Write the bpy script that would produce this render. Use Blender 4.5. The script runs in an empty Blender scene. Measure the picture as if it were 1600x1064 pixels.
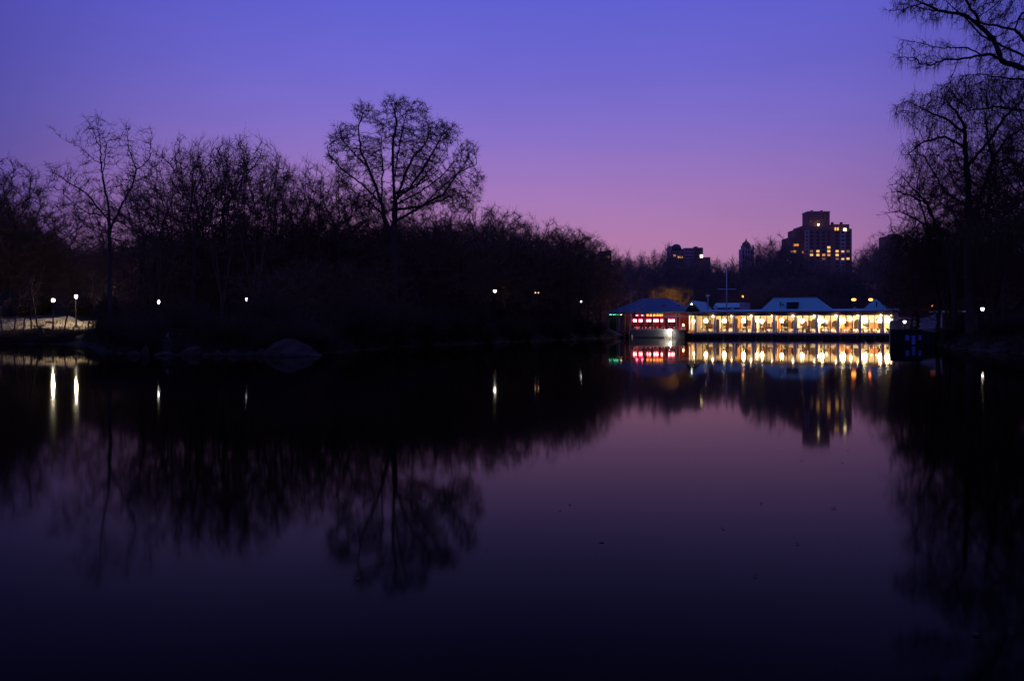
import bpy, math, random
import numpy as np
from mathutils import Vector, Matrix

random.seed(7)
S = bpy.context.scene
COL = S.collection
F, CX, HY, EYE = 1400.0, 800.0, 510.0, 2.2      # focal length in photo pixels, principal column, horizon row, eye height
pi = math.pi

# ------------------------------------------------------------------ camera
cam_d = bpy.data.cameras.new("camera")
cam = bpy.data.objects.new("camera", cam_d)
COL.objects.link(cam)
cam.location = (0, 0, EYE)
cam.rotation_euler = (math.radians(90), 0, 0)
cam_d.sensor_width = 36.0
cam_d.lens = F / 1600 * 36
cam_d.shift_y = -(532 - HY) / 1600
cam_d.clip_start = 0.1
cam_d.clip_end = 6000
S.camera = cam

# ------------------------------------------------------------------ sky (dusk afterglow), exposure
def lin(c):
    return tuple(((v / 255) / 12.92 if v / 255 <= .04045 else ((v / 255 + .055) / 1.055) ** 2.4) for v in c)

world = bpy.data.worlds.new("World")
S.world = world
world.use_nodes = True
nt = world.node_tree
nt.nodes.clear()
N = nt.nodes.new
L = nt.links.new
out = N('ShaderNodeOutputWorld'); bg = N('ShaderNodeBackground'); L(bg.outputs[0], out.inputs[0])
tc = N('ShaderNodeTexCoord'); sep = N('ShaderNodeSeparateXYZ'); L(tc.outputs['Generated'], sep.inputs[0])
def ramp(stops):
    r = N('ShaderNodeValToRGB'); e = r.color_ramp.elements
    while len(e) < len(stops): e.new(0.5)
    for i, (p, c) in enumerate(stops):
        e[i].position = p; e[i].color = (*lin(c), 1)
    return r
glow = ramp([(0, (172, 112, 150)), (.05, (178, 121, 160)), (.097, (176, 123, 171)), (.155, (157, 118, 187)), (.21, (133, 112, 200)),
             (.27, (112, 104, 206)), (.335, (97, 97, 208)), (.55, (84, 90, 192)), (1, (74, 82, 176))])
away = ramp([(0, (76, 61, 132)), (.1, (70, 64, 144)), (.2, (64, 67, 151)), (.32, (70, 68, 166)), (.55, (72, 76, 172)), (1, (74, 82, 176))])
L(sep.outputs['Z'], glow.inputs[0]); L(sep.outputs['Z'], away.inputs[0])
flat = N('ShaderNodeVectorMath'); flat.operation = 'MULTIPLY'; flat.inputs[1].default_value = (1, 1, 0); L(tc.outputs['Generated'], flat.inputs[0])
nrm = N('ShaderNodeVectorMath'); nrm.operation = 'NORMALIZE'; L(flat.outputs[0], nrm.inputs[0])
dot = N('ShaderNodeVectorMath'); dot.operation = 'DOT_PRODUCT'; a0 = math.radians(0.5)
dot.inputs[1].default_value = (math.sin(a0), math.cos(a0), 0); L(nrm.outputs[0], dot.inputs[0])
mr = N('ShaderNodeMapRange'); mr.interpolation_type = 'SMOOTHSTEP'
mr.inputs['From Min'].default_value = .795; mr.inputs['From Max'].default_value = 1.0
L(dot.outputs['Value'], mr.inputs['Value'])
mix = N('ShaderNodeMix'); mix.data_type = 'RGBA'
L(mr.outputs[0], mix.inputs[0]); L(away.outputs[0], mix.inputs[6]); L(glow.outputs[0], mix.inputs[7])
wn = N('ShaderNodeTexNoise'); wn.inputs['Scale'].default_value = 3.2; wn.inputs['Detail'].default_value = 4; wn.inputs['Roughness'].default_value = .6
wmp = N('ShaderNodeMapping'); wmp.inputs['Scale'].default_value = (1, 1, 3.0); L(tc.outputs['Generated'], wmp.inputs[0]); L(wmp.outputs[0], wn.inputs['Vector'])
wr = N('ShaderNodeMapRange'); wr.inputs['From Min'].default_value = .25; wr.inputs['From Max'].default_value = .75; wr.inputs['To Min'].default_value = .955; wr.inputs['To Max'].default_value = 1.045; L(wn.outputs['Fac'], wr.inputs['Value'])
wv_ = N('ShaderNodeVectorMath'); wv_.operation = 'SCALE'; L(mix.outputs[2], wv_.inputs[0]); L(wr.outputs[0], wv_.inputs['Scale'])
L(wv_.outputs[0], bg.inputs[0])
bg.inputs[1].default_value = 1.0
# the sun has set: no sun lamp, only the sky, the lamps of the place and some assumed ones
S.view_settings.view_transform = 'Standard'
S.view_settings.look = 'None'
S.view_settings.exposure = 0.0
S.view_settings.gamma = 1.0
S.view_settings.use_curve_mapping = False
S.cycles.use_denoising = True
S.cycles.use_light_tree = True
S.cycles.max_bounces = 8
S.cycles.diffuse_bounces = 3
S.cycles.transparent_max_bounces = 16

# ------------------------------------------------------------------ helpers
def P(px, py, d):
    return Vector(((px - CX) / F * d, d, EYE + (HY - py) / F * d))

def material(name, color, rough=.8, var=.25, scale=2.0, bump=0.0, coord='Object', metallic=0.0, spec=.3, stretch=(1, 1, 1)):
    m = bpy.data.materials.new(name); m.use_nodes = True
    t = m.node_tree; b = t.nodes['Principled BSDF']
    b.inputs['Roughness'].default_value = rough
    b.inputs['Metallic'].default_value = metallic
    b.inputs['Specular IOR Level'].default_value = spec
    tcn = t.nodes.new('ShaderNodeTexCoord'); mp = t.nodes.new('ShaderNodeMapping'); mp.inputs['Scale'].default_value = stretch
    t.links.new(tcn.outputs[coord], mp.inputs[0])
    nz = t.nodes.new('ShaderNodeTexNoise'); nz.inputs['Scale'].default_value = scale; nz.inputs['Detail'].default_value = 5
    t.links.new(mp.outputs[0], nz.inputs['Vector'])
    mx = t.nodes.new('ShaderNodeMix'); mx.data_type = 'RGBA'
    mx.inputs[6].default_value = (*[c * (1 - var) for c in color], 1)
    mx.inputs[7].default_value = (*[min(1, c * (1 + var)) for c in color], 1)
    t.links.new(nz.outputs['Fac'], mx.inputs[0]); t.links.new(mx.outputs[2], b.inputs['Base Color'])
    if bump:
        bp = t.nodes.new('ShaderNodeBump'); bp.inputs['Strength'].default_value = bump
        t.links.new(nz.outputs['Fac'], bp.inputs['Height']); t.links.new(bp.outputs[0], b.inputs['Normal'])
    return m

def emitter(name, color, strength):
    m = bpy.data.materials.new(name); m.use_nodes = True
    t = m.node_tree; t.nodes.clear()
    o = t.nodes.new('ShaderNodeOutputMaterial'); e = t.nodes.new('ShaderNodeEmission')
    e.inputs[0].default_value = (*color, 1); e.inputs[1].default_value = strength
    t.links.new(e.outputs[0], o.inputs[0])
    return m

def mesh_np(name, v, tris, mats, smooth=False):
    v = np.asarray(v, dtype=np.float32); tris = np.asarray(tris, dtype=np.int32)
    m = bpy.data.meshes.new(name)
    n, k = len(v), len(tris)
    m.vertices.add(n); m.vertices.foreach_set('co', v.ravel())
    m.loops.add(3 * k); m.loops.foreach_set('vertex_index', tris.ravel())
    m.polygons.add(k); m.polygons.foreach_set('loop_start', np.arange(0, 3 * k, 3, dtype=np.int32))
    if smooth: m.polygons.foreach_set('use_smooth', np.ones(k, dtype=bool))
    m.update(calc_edges=True)
    for x in (mats if isinstance(mats, (list, tuple)) else [mats]): m.materials.append(x)
    return m

def link(name, mesh, parent=None):
    o = bpy.data.objects.new(name, mesh); COL.objects.link(o)
    if parent: o.parent = parent
    return o

def tag(o, label=None, cat=None, group=None, kind=None):
    if label: o['label'] = label
    if cat: o['category'] = cat
    if group: o['group'] = group
    if kind: o['kind'] = kind
    return o

def thing(name, label, cat, loc=(0, 0, 0), rz=0, group=None):
    o = link(name, None); o.location = loc; o.rotation_euler = (0, 0, rz)
    return tag(o, label, cat, group)

def copy_tree(o, parent=None):
    c = o.copy(); COL.objects.link(c)
    if parent: c.parent = parent
    for ch in o.children: copy_tree(ch, c)
    return c

class MB:
    def __init__(s): s.v = []; s.f = []
    def add(s, v, f):
        n = len(s.v); s.v += [tuple(x) for x in v]; s.f += [tuple(i + n for i in q) for q in f]; return s
    def box(s, x0, x1, y0, y1, z0, z1):
        v = [(x, y, z) for z in (z0, z1) for y in (y0, y1) for x in (x0, x1)]
        return s.add(v, [(0, 2, 3, 1), (4, 5, 7, 6), (0, 1, 5, 4), (2, 6, 7, 3), (0, 4, 6, 2), (1, 3, 7, 5)])
    def lathe(s, prof, n=12, c=(0, 0), rot=0.0, cap=True):
        v = []; f = []
        for r, z in prof:
            for i in range(n):
                a = rot + 2 * pi * i / n; v.append((c[0] + r * math.cos(a), c[1] + r * math.sin(a), z))
        for j in range(len(prof) - 1):
            for i in range(n):
                a = j * n + i; b = j * n + (i + 1) % n; f.append((a, b, b + n, a + n))
        if cap:
            f.append(tuple(reversed(range(n)))); f.append(tuple(range((len(prof) - 1) * n, len(prof) * n)))
        return s.add(v, f)
    def tube(s, p0, p1, r0, r1=None, n=8):
        r1 = r0 if r1 is None else r1
        p0 = Vector(p0); p1 = Vector(p1); t = (p1 - p0).normalized()
        a = t.orthogonal().normalized(); b = t.cross(a); v = []; f = []
        for p, r in ((p0, r0), (p1, r1)):
            for i in range(n):
                q = 2 * pi * i / n; v.append(p + a * (r * math.cos(q)) + b * (r * math.sin(q)))
        for i in range(n):
            f.append((i, (i + 1) % n, n + (i + 1) % n, n + i))
        f.append(tuple(reversed(range(n)))); f.append(tuple(range(n, 2 * n)))
        return s.add(v, f)
    def ball(s, c, r, n=10, m=6, sz=1.0):
        prof = [(max(.001, r * math.sin(pi * j / m)), c[2] - sz * r * math.cos(pi * j / m)) for j in range(m + 1)]
        return s.lathe(prof, n, (c[0], c[1]))
    def mesh(s, name, mats, smooth=False, bevel=0.0):
        m = bpy.data.meshes.new(name); m.from_pydata(s.v, [], s.f)
        for x in (mats if isinstance(mats, (list, tuple)) else [mats]): m.materials.append(x)
        if smooth:
            m.polygons.foreach_set('use_smooth', [len(p.vertices) < 6 for p in m.polygons])
        m.update(); return m
    def build(s, name, mats, parent=None, smooth=False):
        return link(name, s.mesh(name, mats, smooth), parent)

# ------------------------------------------------------------------ materials
M = {}
M['bark'] = material('bark', (.075, .050, .038), .95, .4, 3, .4, spec=.1)
M['bark_brown'] = material('bark_brown', (.075, .052, .034), .95, .4, 3, .4, spec=.1)
M['bark_pale'] = material('bark_pale', (.42, .39, .36), .8, .35, 6, .3)
M['twig'] = material('twig', (.16, .092, .055), .95, .4, 2, spec=.1)
M['twig_dark'] = material('brush_twig', (.055, .034, .022), .95, .4, 2, spec=.1)
M['twig_far'] = material('twig_far_skylit', (.20, .145, .125), .95, .35, 2, spec=.1)  # paler than the near twigs: skylight and haze on distant woods put into colour
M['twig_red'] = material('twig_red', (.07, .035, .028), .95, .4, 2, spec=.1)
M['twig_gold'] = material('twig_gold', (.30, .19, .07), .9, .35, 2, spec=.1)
M['twig_willow'] = material('twig_willow', (.085, .060, .030), .95, .4, 2, spec=.1)
M['ground'] = material('ground_litter', (.030, .023, .016), .95, .6, .6, .6)
M['path'] = material('path_gravel', (.50, .37, .19), .95, .8, .5, .4)
M['rock'] = material('schist', (.034, .023, .016), .95, .7, 1.6, .8)
M['white'] = material('white_paint', (.72, .70, .70), .6, .06, 3)
M['greypaint'] = material('grey_paint', (.22, .20, .22), .7, .1, 3)
M['cream'] = material('cream_wall', (.86, .76, .60), .8, .14, .7)
M['ceil'] = material('cream_ceiling', (.82, .72, .52), .8, .08, 1)
M['floor'] = material('timber_floor', (.22, .11, .05), .5, .3, 3)
M['wood'] = material('brown_wood', (.15, .055, .022), .5, .35, 3, stretch=(4, 4, .5))
M['darkwood'] = material('dark_wood', (.035, .018, .012), .55, .35, 3)
M['orangewood'] = material('orange_wood', (.38, .13, .035), .5, .25, 3)
M['frieze'] = material('frieze_paint', (.16, .10, .10), .7, .25, 2)
M['found'] = material('dark_foundation', (.06, .05, .05), .85, .45, 1.2, .4)
M['cloth'] = material('white_tablecloth', (.80, .78, .74), .9, .05, 4)
M['roof_blue'] = material('blue_metal_roof', (.17, .50, .46), .6, .22, 1.3, spec=.4)
M['roof_dark'] = material('dark_blue_slate', (.07, .14, .20), .7, .35, 2.2, .3)
M['roof_grey'] = material('grey_felt_roof', (.10, .13, .16), .8, .3, 1)
M['black'] = material('black_iron', (.018, .018, .02), .5, .2, 5)
M['darkvoid'] = material('dark_panel', (.012, .011, .012), .6, .2, 2)
M['pole'] = material('grey_painted_steel', (.55, .53, .58), .5, .1, 4)
M['brick'] = material('tower_brick', (.33, .17, .13), .9, .2, .35)
M['stone'] = material('pale_stone', (.55, .42, .38), .9, .2, .3)
M['winglass'] = material('dark_window_glass', (.03, .03, .045), .15, .2, .5, spec=.6)
M['planks'] = material('pale_weathered_planks', (.21, .195, .165), .9, .85, 3, .4, stretch=(5, 5, .25))
M['dock'] = material('tarred_dock_timber', (.03, .028, .032), .85, .4, 2, .3)
M['blue_panel'] = material('blue_panel_paint', (.20, .36, .95), .5, .3, 1.5)
M['shed'] = material('shed_boards', (.34, .33, .33), .8, .25, 2)
M['yellow'] = material('yellow_paint', (.75, .62, .08), .6, .15, 3)
M['redwall'] = material('red_painted_wall', (.45, .06, .07), .7, .4, 1)
M['leaf'] = material('dead_leaf', (.10, .06, .03), .9, .4, 4)
M['signface'] = material('white_sign_face', (.85, .85, .9), .5, .03, 2)

gl = bpy.data.materials.new('thin_glass'); gl.use_nodes = True
t = gl.node_tree; t.nodes.clear()
o_ = t.nodes.new('ShaderNodeOutputMaterial'); tr = t.nodes.new('ShaderNodeBsdfTransparent'); gs = t.nodes.new('ShaderNodeBsdfGlossy')
gs.inputs['Roughness'].default_value = .02; tr.inputs[0].default_value = (.94, .95, .94, 1)
fr = t.nodes.new('ShaderNodeFresnel'); fr.inputs[0].default_value = 1.45; mxs = t.nodes.new('ShaderNodeMixShader')
t.links.new(fr.outputs[0], mxs.inputs[0]); t.links.new(tr.outputs[0], mxs.inputs[1]); t.links.new(gs.outputs[0], mxs.inputs[2]); t.links.new(mxs.outputs[0], o_.inputs[0])
M['glass'] = gl

# lamps: what gives off light
E = {}
E['street'] = emitter('street_lamp_light', (1.0, .90, .66), 800)
E['street_dim'] = emitter('street_lamp_dim_light', (1.0, .95, .88), 24)
E['street_faint'] = emitter('street_lamp_faint_light', (1.0, .95, .88), 16)
E['street_cool'] = emitter('cool_lamp_light', (.80, .90, 1.0), 14)
E['sodium'] = emitter('sodium_lamp_light', (1.0, .22, .035), 13)
E['assumed_warm'] = emitter('assumed_lamp_light', (1.0, .55, .2), 420)  # for the assumed lamps added behind the pavilion roof
E['chandelier'] = emitter('warm_globe_light', (1.0, .74, .44), 95)
E['chandelier_dim'] = emitter('warm_globe_dim_light', (1.0, .68, .32), 55)
E['chandelier_hot'] = emitter('warm_globe_hot_light', (1.0, .76, .44), 120)
E['sconce'] = emitter('warm_sconce_light', (1.0, .74, .42), 40)
E['red'] = emitter('red_lantern_light', (1.0, .06, .14), 38)
E['pinkshade'] = emitter('pink_lampshade_light', (1.0, .30, .32), 15)
E['pinkshade_dim'] = emitter('pinkish_path_light', (1.0, .55, .42), 2.2)
E['orange'] = emitter('orange_ceiling_light', (1.0, .25, .04), 4.5)
E['flood'] = emitter('white_floodlight', (1.0, .98, .90), 300)
E['green'] = emitter('assumed_green_light', (.12, 1.0, .55), 7)  # assumed lamp under the left eave
E['win_y'] = emitter('lit_window_yellow', (1.0, .50, .14), 1.25)
E['win_o'] = emitter('lit_window_orange', (1.0, .36, .10), .75)
E['win_d'] = emitter('lit_window_dim', (.8, .42, .22), .22)
E['win_b'] = emitter('roof_floodlight', (1.0, .80, .42), 6)
E['candle'] = emitter('table_lamp_light', (1.0, .70, .35), 12)
E['small_white'] = emitter('small_white_light', (.85, .9, 1.0), 14)

# ------------------------------------------------------------------ terrain
SH = np.array([(-900, 112), (-100, 112), (0, 113), (130, 111), (172, 76), (205, 69), (480, 69), (530, 76), (600, 90), (700, 108), (800, 126), (900, 150), (950, 168),
               (990, 180), (1085, 178), (1400, 164), (1412, 160), (1422, 112), (1468, 103), (1500, 86), (1560, 78), (1640, 66), (1800, 52), (2400, 32)], float)
RIDGE = np.array([(-900, 8), (450, 8.5), (650, 8), (800, 6), (900, 4.5), (960, 3), (1400, 2.5), (1500, 2.5), (2400, 2.5)], float)
def height(x, y):
    x = np.asarray(x, float); y = np.asarray(y, float)
    ys = np.maximum(y, 6.0)
    px = np.clip(CX + F * x / ys, -900, 2400)
    ds = np.interp(px, SH[:, 0], SH[:, 1])
    e = np.minimum(np.minimum(y - ds, 60 + 0 * y), 400)
    side = np.maximum(np.abs(x) - 150, 0)
    near = -(y - 1.5)
    e = np.maximum(e, np.where(y < 40, near, -99)); e = np.maximum(e, np.where(np.abs(x) > 150, side, -99))
    n = .25 * np.sin(x * .31 + 1.3 * np.sin(y * .17)) * np.cos(y * .23 + .7 * np.sin(x * .11)) + .12 * np.sin(x * .9 + y * .7) * np.sin(y * 1.1 - x * .4)
    z = np.where(e < 0, np.maximum(-1.6, e * .35), 1.05 * (1 - np.exp(-np.maximum(e, 0) / 2.2)) + .035 * np.maximum(e, 0))
    back = np.clip((y - np.maximum(ds + 25, 140)) / 70, 0, 1); back = back * back * (3 - 2 * back)
    z = z + np.where(y > 100, back * np.interp(px, RIDGE[:, 0], RIDGE[:, 1]), 0)
    far = np.clip((y - 236) / 60, 0, 1); z = z + far * far * (3 - 2 * far) * 9.0
    left = np.clip((170 - px) / 60, 0, 1) * np.clip((y - 116) / 16, 0, 1) * 1.6
    z = z + left + np.where(e > 0, n * np.clip(e / 4, 0, 1), n * .2)
    return z
def gz(x, y): return float(height(np.array([x]), np.array([y]))[0])

def axis(segs):
    r = []
    for a, b, s in segs: r += list(np.arange(a, b, s))
    return np.array(r + [segs[-1][1]])
gx = axis([(-3200, -500, 300), (-500, -170, 30), (-170, 170, 2.2), (170, 500, 30), (500, 3200, 300)])
gy = axis([(-400, -20, 40), (-20, 10, 1.5), (10, 60, 6), (60, 215, 2.0), (215, 420, 10), (420, 3600, 250)])
XX, YY = np.meshgrid(gx, gy); ZZ = height(XX, YY)
nx, ny = len(gx), len(gy); I = np.arange(nx * ny).reshape(ny, nx)
q = np.stack([I[:-1, :-1], I[:-1, 1:], I[1:, 1:], I[1:, :-1]], -1).reshape(-1, 4)
tri = np.concatenate([q[:, [0, 1, 2]], q[:, [0, 2, 3]]])
g = link('ground', mesh_np('ground', np.stack([XX, YY, ZZ], -1).reshape(-1, 3), tri, M['ground'], True)); tag(g, kind='structure')

# lit path on the left bank, draped on the slope
def drape(name, xs, ys, off, mat):
    XX, YY = np.meshgrid(xs, ys); YY = YY + 1.5 * np.sin(XX * .09)
    ZZ = height(XX, YY) + off + .16 * np.sin(XX * 1.3 + 2 * np.sin(YY * .8)) * np.cos(YY * 1.1 + XX * .4) - .02; ny, nx = XX.shape; I = np.arange(nx * ny).reshape(ny, nx)
    q = np.stack([I[:-1, :-1], I[:-1, 1:], I[1:, 1:], I[1:, :-1]], -1).reshape(-1, 4)
    return tag(link(name, mesh_np(name, np.stack([XX, YY, ZZ], -1).reshape(-1, 3), np.concatenate([q[:, [0, 1, 2]], q[:, [0, 2, 3]]]), mat, True)), kind='structure')
drape('path', np.arange(-110, -55, .7), np.arange(119.5, 132, .6), .14, M['path'])

# ------------------------------------------------------------------ water
wm = bpy.data.materials.new('lake_water'); wm.use_nodes = True
t = wm.node_tree; t.nodes.clear(); n_ = t.nodes.new; l_ = t.links.new
o_ = n_('ShaderNodeOutputMaterial'); gs = n_('ShaderNodeBsdfGlossy'); df = n_('ShaderNodeBsdfDiffuse'); mxs = n_('ShaderNodeMixShader')
df.inputs[0].default_value = (.0002, .0002, .0003, 1)
gs.inputs[0].default_value = (1.0, .95, .86, 1)
tcn = n_('ShaderNodeTexCoord')
def noise(scale, stretch, detail=2):
    mp = n_('ShaderNodeMapping'); mp.inputs['Scale'].default_value = stretch; l_(tcn.outputs['Object'], mp.inputs[0])
    z = n_('ShaderNodeTexNoise'); z.inputs['Scale'].default_value = scale; z.inputs['Detail'].default_value = detail; l_(mp.outputs[0], z.inputs['Vector']); return z
r1 = noise(.9, (1, 1.6, 1), 3); r2 = noise(.03, (1, .6, 1), 2)
mr_ = n_('ShaderNodeMapRange'); mr_.inputs['From Min'].default_value = .40; mr_.inputs['From Max'].default_value = .62
mr_.inputs['To Min'].default_value = .8; mr_.inputs['To Max'].default_value = 1.25; l_(r2.outputs['Fac'], mr_.inputs['Value'])
sy = n_('ShaderNodeSeparateXYZ'); l_(tcn.outputs['Object'], sy.inputs[0])
my = n_('ShaderNodeMapRange'); my.inputs['From Min'].default_value = 12; my.inputs['From Max'].default_value = 62      # calmer water under the far shore
my.inputs['To Min'].default_value = .060; my.inputs['To Max'].default_value = .025; l_(sy.outputs['Y'], my.inputs['Value'])
rm = n_('ShaderNodeMath'); rm.operation = 'MULTIPLY'; l_(mr_.outputs[0], rm.inputs[0]); l_(my.outputs[0], rm.inputs[1]); l_(rm.outputs[0], gs.inputs['Roughness'])
bp = n_('ShaderNodeBump'); bp.inputs['Strength'].default_value = .0045; bp.inputs['Distance'].default_value = .05
pm = n_('ShaderNodeMapRange'); pm.inputs['From Min'].default_value = .47; pm.inputs['From Max'].default_value = .62; pm.inputs['To Min'].default_value = .5; pm.inputs['To Max'].default_value = 2.2; l_(r2.outputs['Fac'], pm.inputs['Value'])
hm = n_('ShaderNodeMath'); hm.operation = 'MULTIPLY'; l_(r1.outputs['Fac'], hm.inputs[0]); l_(pm.outputs[0], hm.inputs[1]); l_(hm.outputs[0], bp.inputs['Height']); l_(bp.outputs[0], gs.inputs['Normal'])
# reflectance of the dark water, close to that for p-polarised light (the photograph has the look of a polarising filter)
lw = n_('ShaderNodeLayerWeight'); lw.inputs[0].default_value = .5
def mth(op, a, b=None):
    m = n_('ShaderNodeMath'); m.operation = op
    for i, v in enumerate((a, b)):
        if v is None: continue
        if isinstance(v, (int, float)): m.inputs[i].default_value = v
        else: l_(v, m.inputs[i])
    return m.outputs[0]
c_ = mth('SUBTRACT', 1.0, lw.outputs['Facing'])
ct = mth('SQRT', mth('SUBTRACT', 1.0, mth('DIVIDE', mth('SUBTRACT', 1.0, mth('MULTIPLY', c_, c_)), 1.7689)))
nc = mth('MULTIPLY', c_, 1.33)
rp = mth('POWER', mth('ABSOLUTE', mth('DIVIDE', mth('SUBTRACT', nc, ct), mth('ADD', nc, ct))), 2.7)
l_(rp, mxs.inputs[0]); l_(df.outputs[0], mxs.inputs[1]); l_(gs.outputs[0], mxs.inputs[2]); l_(mxs.outputs[0], o_.inputs[0])
wv = [(-165, -6, 0), (165, -6, 0), (165, 192, 0), (-165, 192, 0)]
wa = link('water', mesh_np('water', wv, [(0, 1, 2), (0, 2, 3)], wm)); tag(wa, kind='structure')

# ------------------------------------------------------------------ far buildings
def far_block(mb, px0, px1, ytop, d, depth, zb=-2, xo=0):
    a = P(px0, ytop, d); b = P(px1, ytop, d)
    mb.box(a.x, b.x, d, d + depth, zb, a.z); return a, b
WIN_MESH = {}
def far_window(parent, px, py, d, w, h, mat, name='window'):
    k = (round(w, 2), round(h, 2), mat.name)
    if k not in WIN_MESH:
        mb = MB().box(-w / 2, w / 2, -.10, .05, -h / 2, h / 2); WIN_MESH[k] = mb.mesh('window', mat)
    o = link(name, WIN_MESH[k], parent); p = P(px, py, d); o.location = (p.x, d, p.z); return o

D = 700
tw = thing('apartment_tower', 'tall dark brick apartment tower with a square rooftop block and scattered lit windows', 'building')
mb = MB(); a, b = far_block(mb, 1258, 1331, 357.5, D, 30); mb.build('wall', M['brick'], tw)
mb = MB(); far_block(mb, 1253, 1327, 353.2, D + 4, 22); mb.build('upper_storey', M['brick'], tw)
mb = MB(); far_block(mb, 1300, 1327, 350.5, D + 5, 16); mb.build('parapet_block', M['brick'], tw)
mb = MB(); far_block(mb, 1243, 1254, 358.5, D + 6, 20); far_block(mb, 1233, 1244, 371, D + 6, 20); mb.build('side_wing', M['brick'], tw)
mb = MB(); a, b = far_block(mb, 1262.5, 1296.5, 332, D + 7, 14); mb.build('rooftop_block', M['brick'], tw)
mb = MB(); a = P(1262, 332, D + 7); b = P(1297, 332, D + 7); mb.box(a.x, b.x, D + 6.7, D + 21, a.z, a.z + .9); mb.build('cornice', M['stone'], tw)
for px in (1269, 1284, 1301, 1315):
    a = P(px, 332 if px < 1290 else 350.5, D + 8); MB().box(a.x - .8, a.x + .8, D + 8, D + 10, a.z, a.z + 1.6).build('roof_vent', M['black'], tw)
for px0, px1 in ((1257.5, 1264), (1313, 1320.5)):
    a = P(px0, 360, D); b = P(px1, 424, D)
    mb = MB()
    mb.box(a.x, a.x + .7, D - .5, D - .003, b.z, a.z); mb.box(b.x - .7, b.x, D - .5, D - .003, b.z, a.z)
    for k in range(11):
        z = a.z - k * 2.95; mb.box(a.x + .7, b.x - .7, D - .48, D - .003, z - 1.15, z)
    mb.build('balcony_stack', M['stone'], tw)
lit = {(1295, 386.7): 'y', (1295, 392.6): 'y', (1278, 392.6): 'y', (1278, 398.5): 'y', (1268, 398.5): 'y', (1287, 398.5): 'o', (1295, 398.5): 'o', (1308, 392.6): 'y', (1308, 398.5): 'y',
       (1316.5, 392.6): 'y', (1325, 392.6): 'd', (1316.5, 404.5): 'y', (1325, 404.5): 'y', (1268, 392.6): 'd', (1287, 404.5): 'd', (1308, 404.5): 'd'}
for iy in range(10):
    py = 363.2 + iy * 5.9
    for px in (1268, 1278, 1287, 1295, 1308, 1316.5, 1325):
        k = min(lit, key=lambda q: abs(q[0] - px) + abs(q[1] - py))
        hit = abs(k[0] - px) + abs(k[1] - py) < 2.2
        m = {'y': E['win_y'], 'o': E['win_o'], 'd': E['win_d']}[lit[k]] if hit else M['winglass']
        far_window(tw, px, py, D, 2.3, 1.7, m)
for px, py in ((1305.4, 357.8), (1309.2, 357.8)): far_window(tw, px, py + .2, D - .12, 1.2, 2.3, E['win_y'])
for px, py, w in ((1320.3, 359.0, 2.0), (1278.8, 351.2, 1.3)):
    o = far_window(tw, px, py, D - .5 if py > 355 else D + 3.5, w, w, E['win_b'], 'roof_floodlight')
for px, py in ((1278, 345.7), (1266.5, 346.3)): far_window(tw, px, py, D + 6.8, .7, .7, E['win_d'])
far_window(tw, 1288.5, 339.5, D + 6.8, 2.2, 3.6, material('orange_reflection_glazing', (.5, .16, .07), .15, .3, .4))  # orange reflection in the panel is painted as its base colour
for px, py, k in ((1242, 383, 'o'), (1246, 383, 'o'), (1237, 394, 'y'), (1241.8, 393.5, 'y'), (1236, 410, 'y'), (1242, 409.3, 'y'), (1255.3, 394.5, 'o')):
    far_window(tw, px, py, D + 5.8 if px < 1254 else D + 3.9, 1.9, 1.7, E['win_' + k])
mb = MB(); far_block(mb, 1226, 1234, 390, D - 20, 16); o = mb.build('low_annex', M['brick'], tw); far_window(tw, 1229.7, 406, D - 20.1, 1.5, 2.0, E['win_o'])

D2 = 760
bl = thing('domed_building', 'distant building with a dark dome and stepped blocks above the trees', 'building')
mb = MB(); far_block(mb, 1051.5, 1069, 391, D2, 20); mb.build('dome_block', M['brick'], bl)
c = P(1060.2, 391, D2); r = 8.4 / F * D2
MB().lathe([(r, c.z), (r * .97, c.z + 2), (r * .86, c.z + 3.8), (r * .66, c.z + 5.1), (r * .4, c.z + 5.8), (r * .05, c.z + 6.1)], 20, (c.x, D2 + 10)).build('dome', M['winglass'], bl, True)
mb = MB(); far_block(mb, 1069.2, 1084, 387.5, D2 + 5, 20); mb.build('middle_block', M['stone'], bl)
mb = MB(); far_block(mb, 1084.2, 1098.5, 387, D2 + 3, 22); far_block(mb, 1086, 1090, 385.2, D2 + 8, 8, 50); mb.build('right_block', M['brick'], bl)
mb = MB(); far_block(mb, 1098.7, 1110, 402, D2 + 2, 22); mb.build('low_block', M['brick'], bl)
mb = MB(); far_block(mb, 1046, 1051.3, 384.5, D2 + 9, 12); mb.build('left_block', M['stone'], bl)
for px, py, k, w in ((1054, 399.5, 'y', 1.7), (1061.3, 402, 'y', 2.6), (1065.5, 402, 'o', 1.4), (1061.5, 418.7, 'o', 2.8), (1065.6, 418.7, 'o', 1.2)):
    far_window(bl, px, py, D2 - .1, w, 1.6, E['win_' + k])
far_window(bl, 1096, 400.4, D2 + 2.8, 2.2, 2.2, E['win_b'], 'roof_floodlight')
for iy in range(4):
    for px in (1072, 1075, 1078, 1081, 1087, 1090, 1093): far_window(bl, px, 391 + iy * 5, (D2 + 4.9) if px < 1084 else D2 + 2.9, 1.1, 1.5, M['winglass'])

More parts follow.
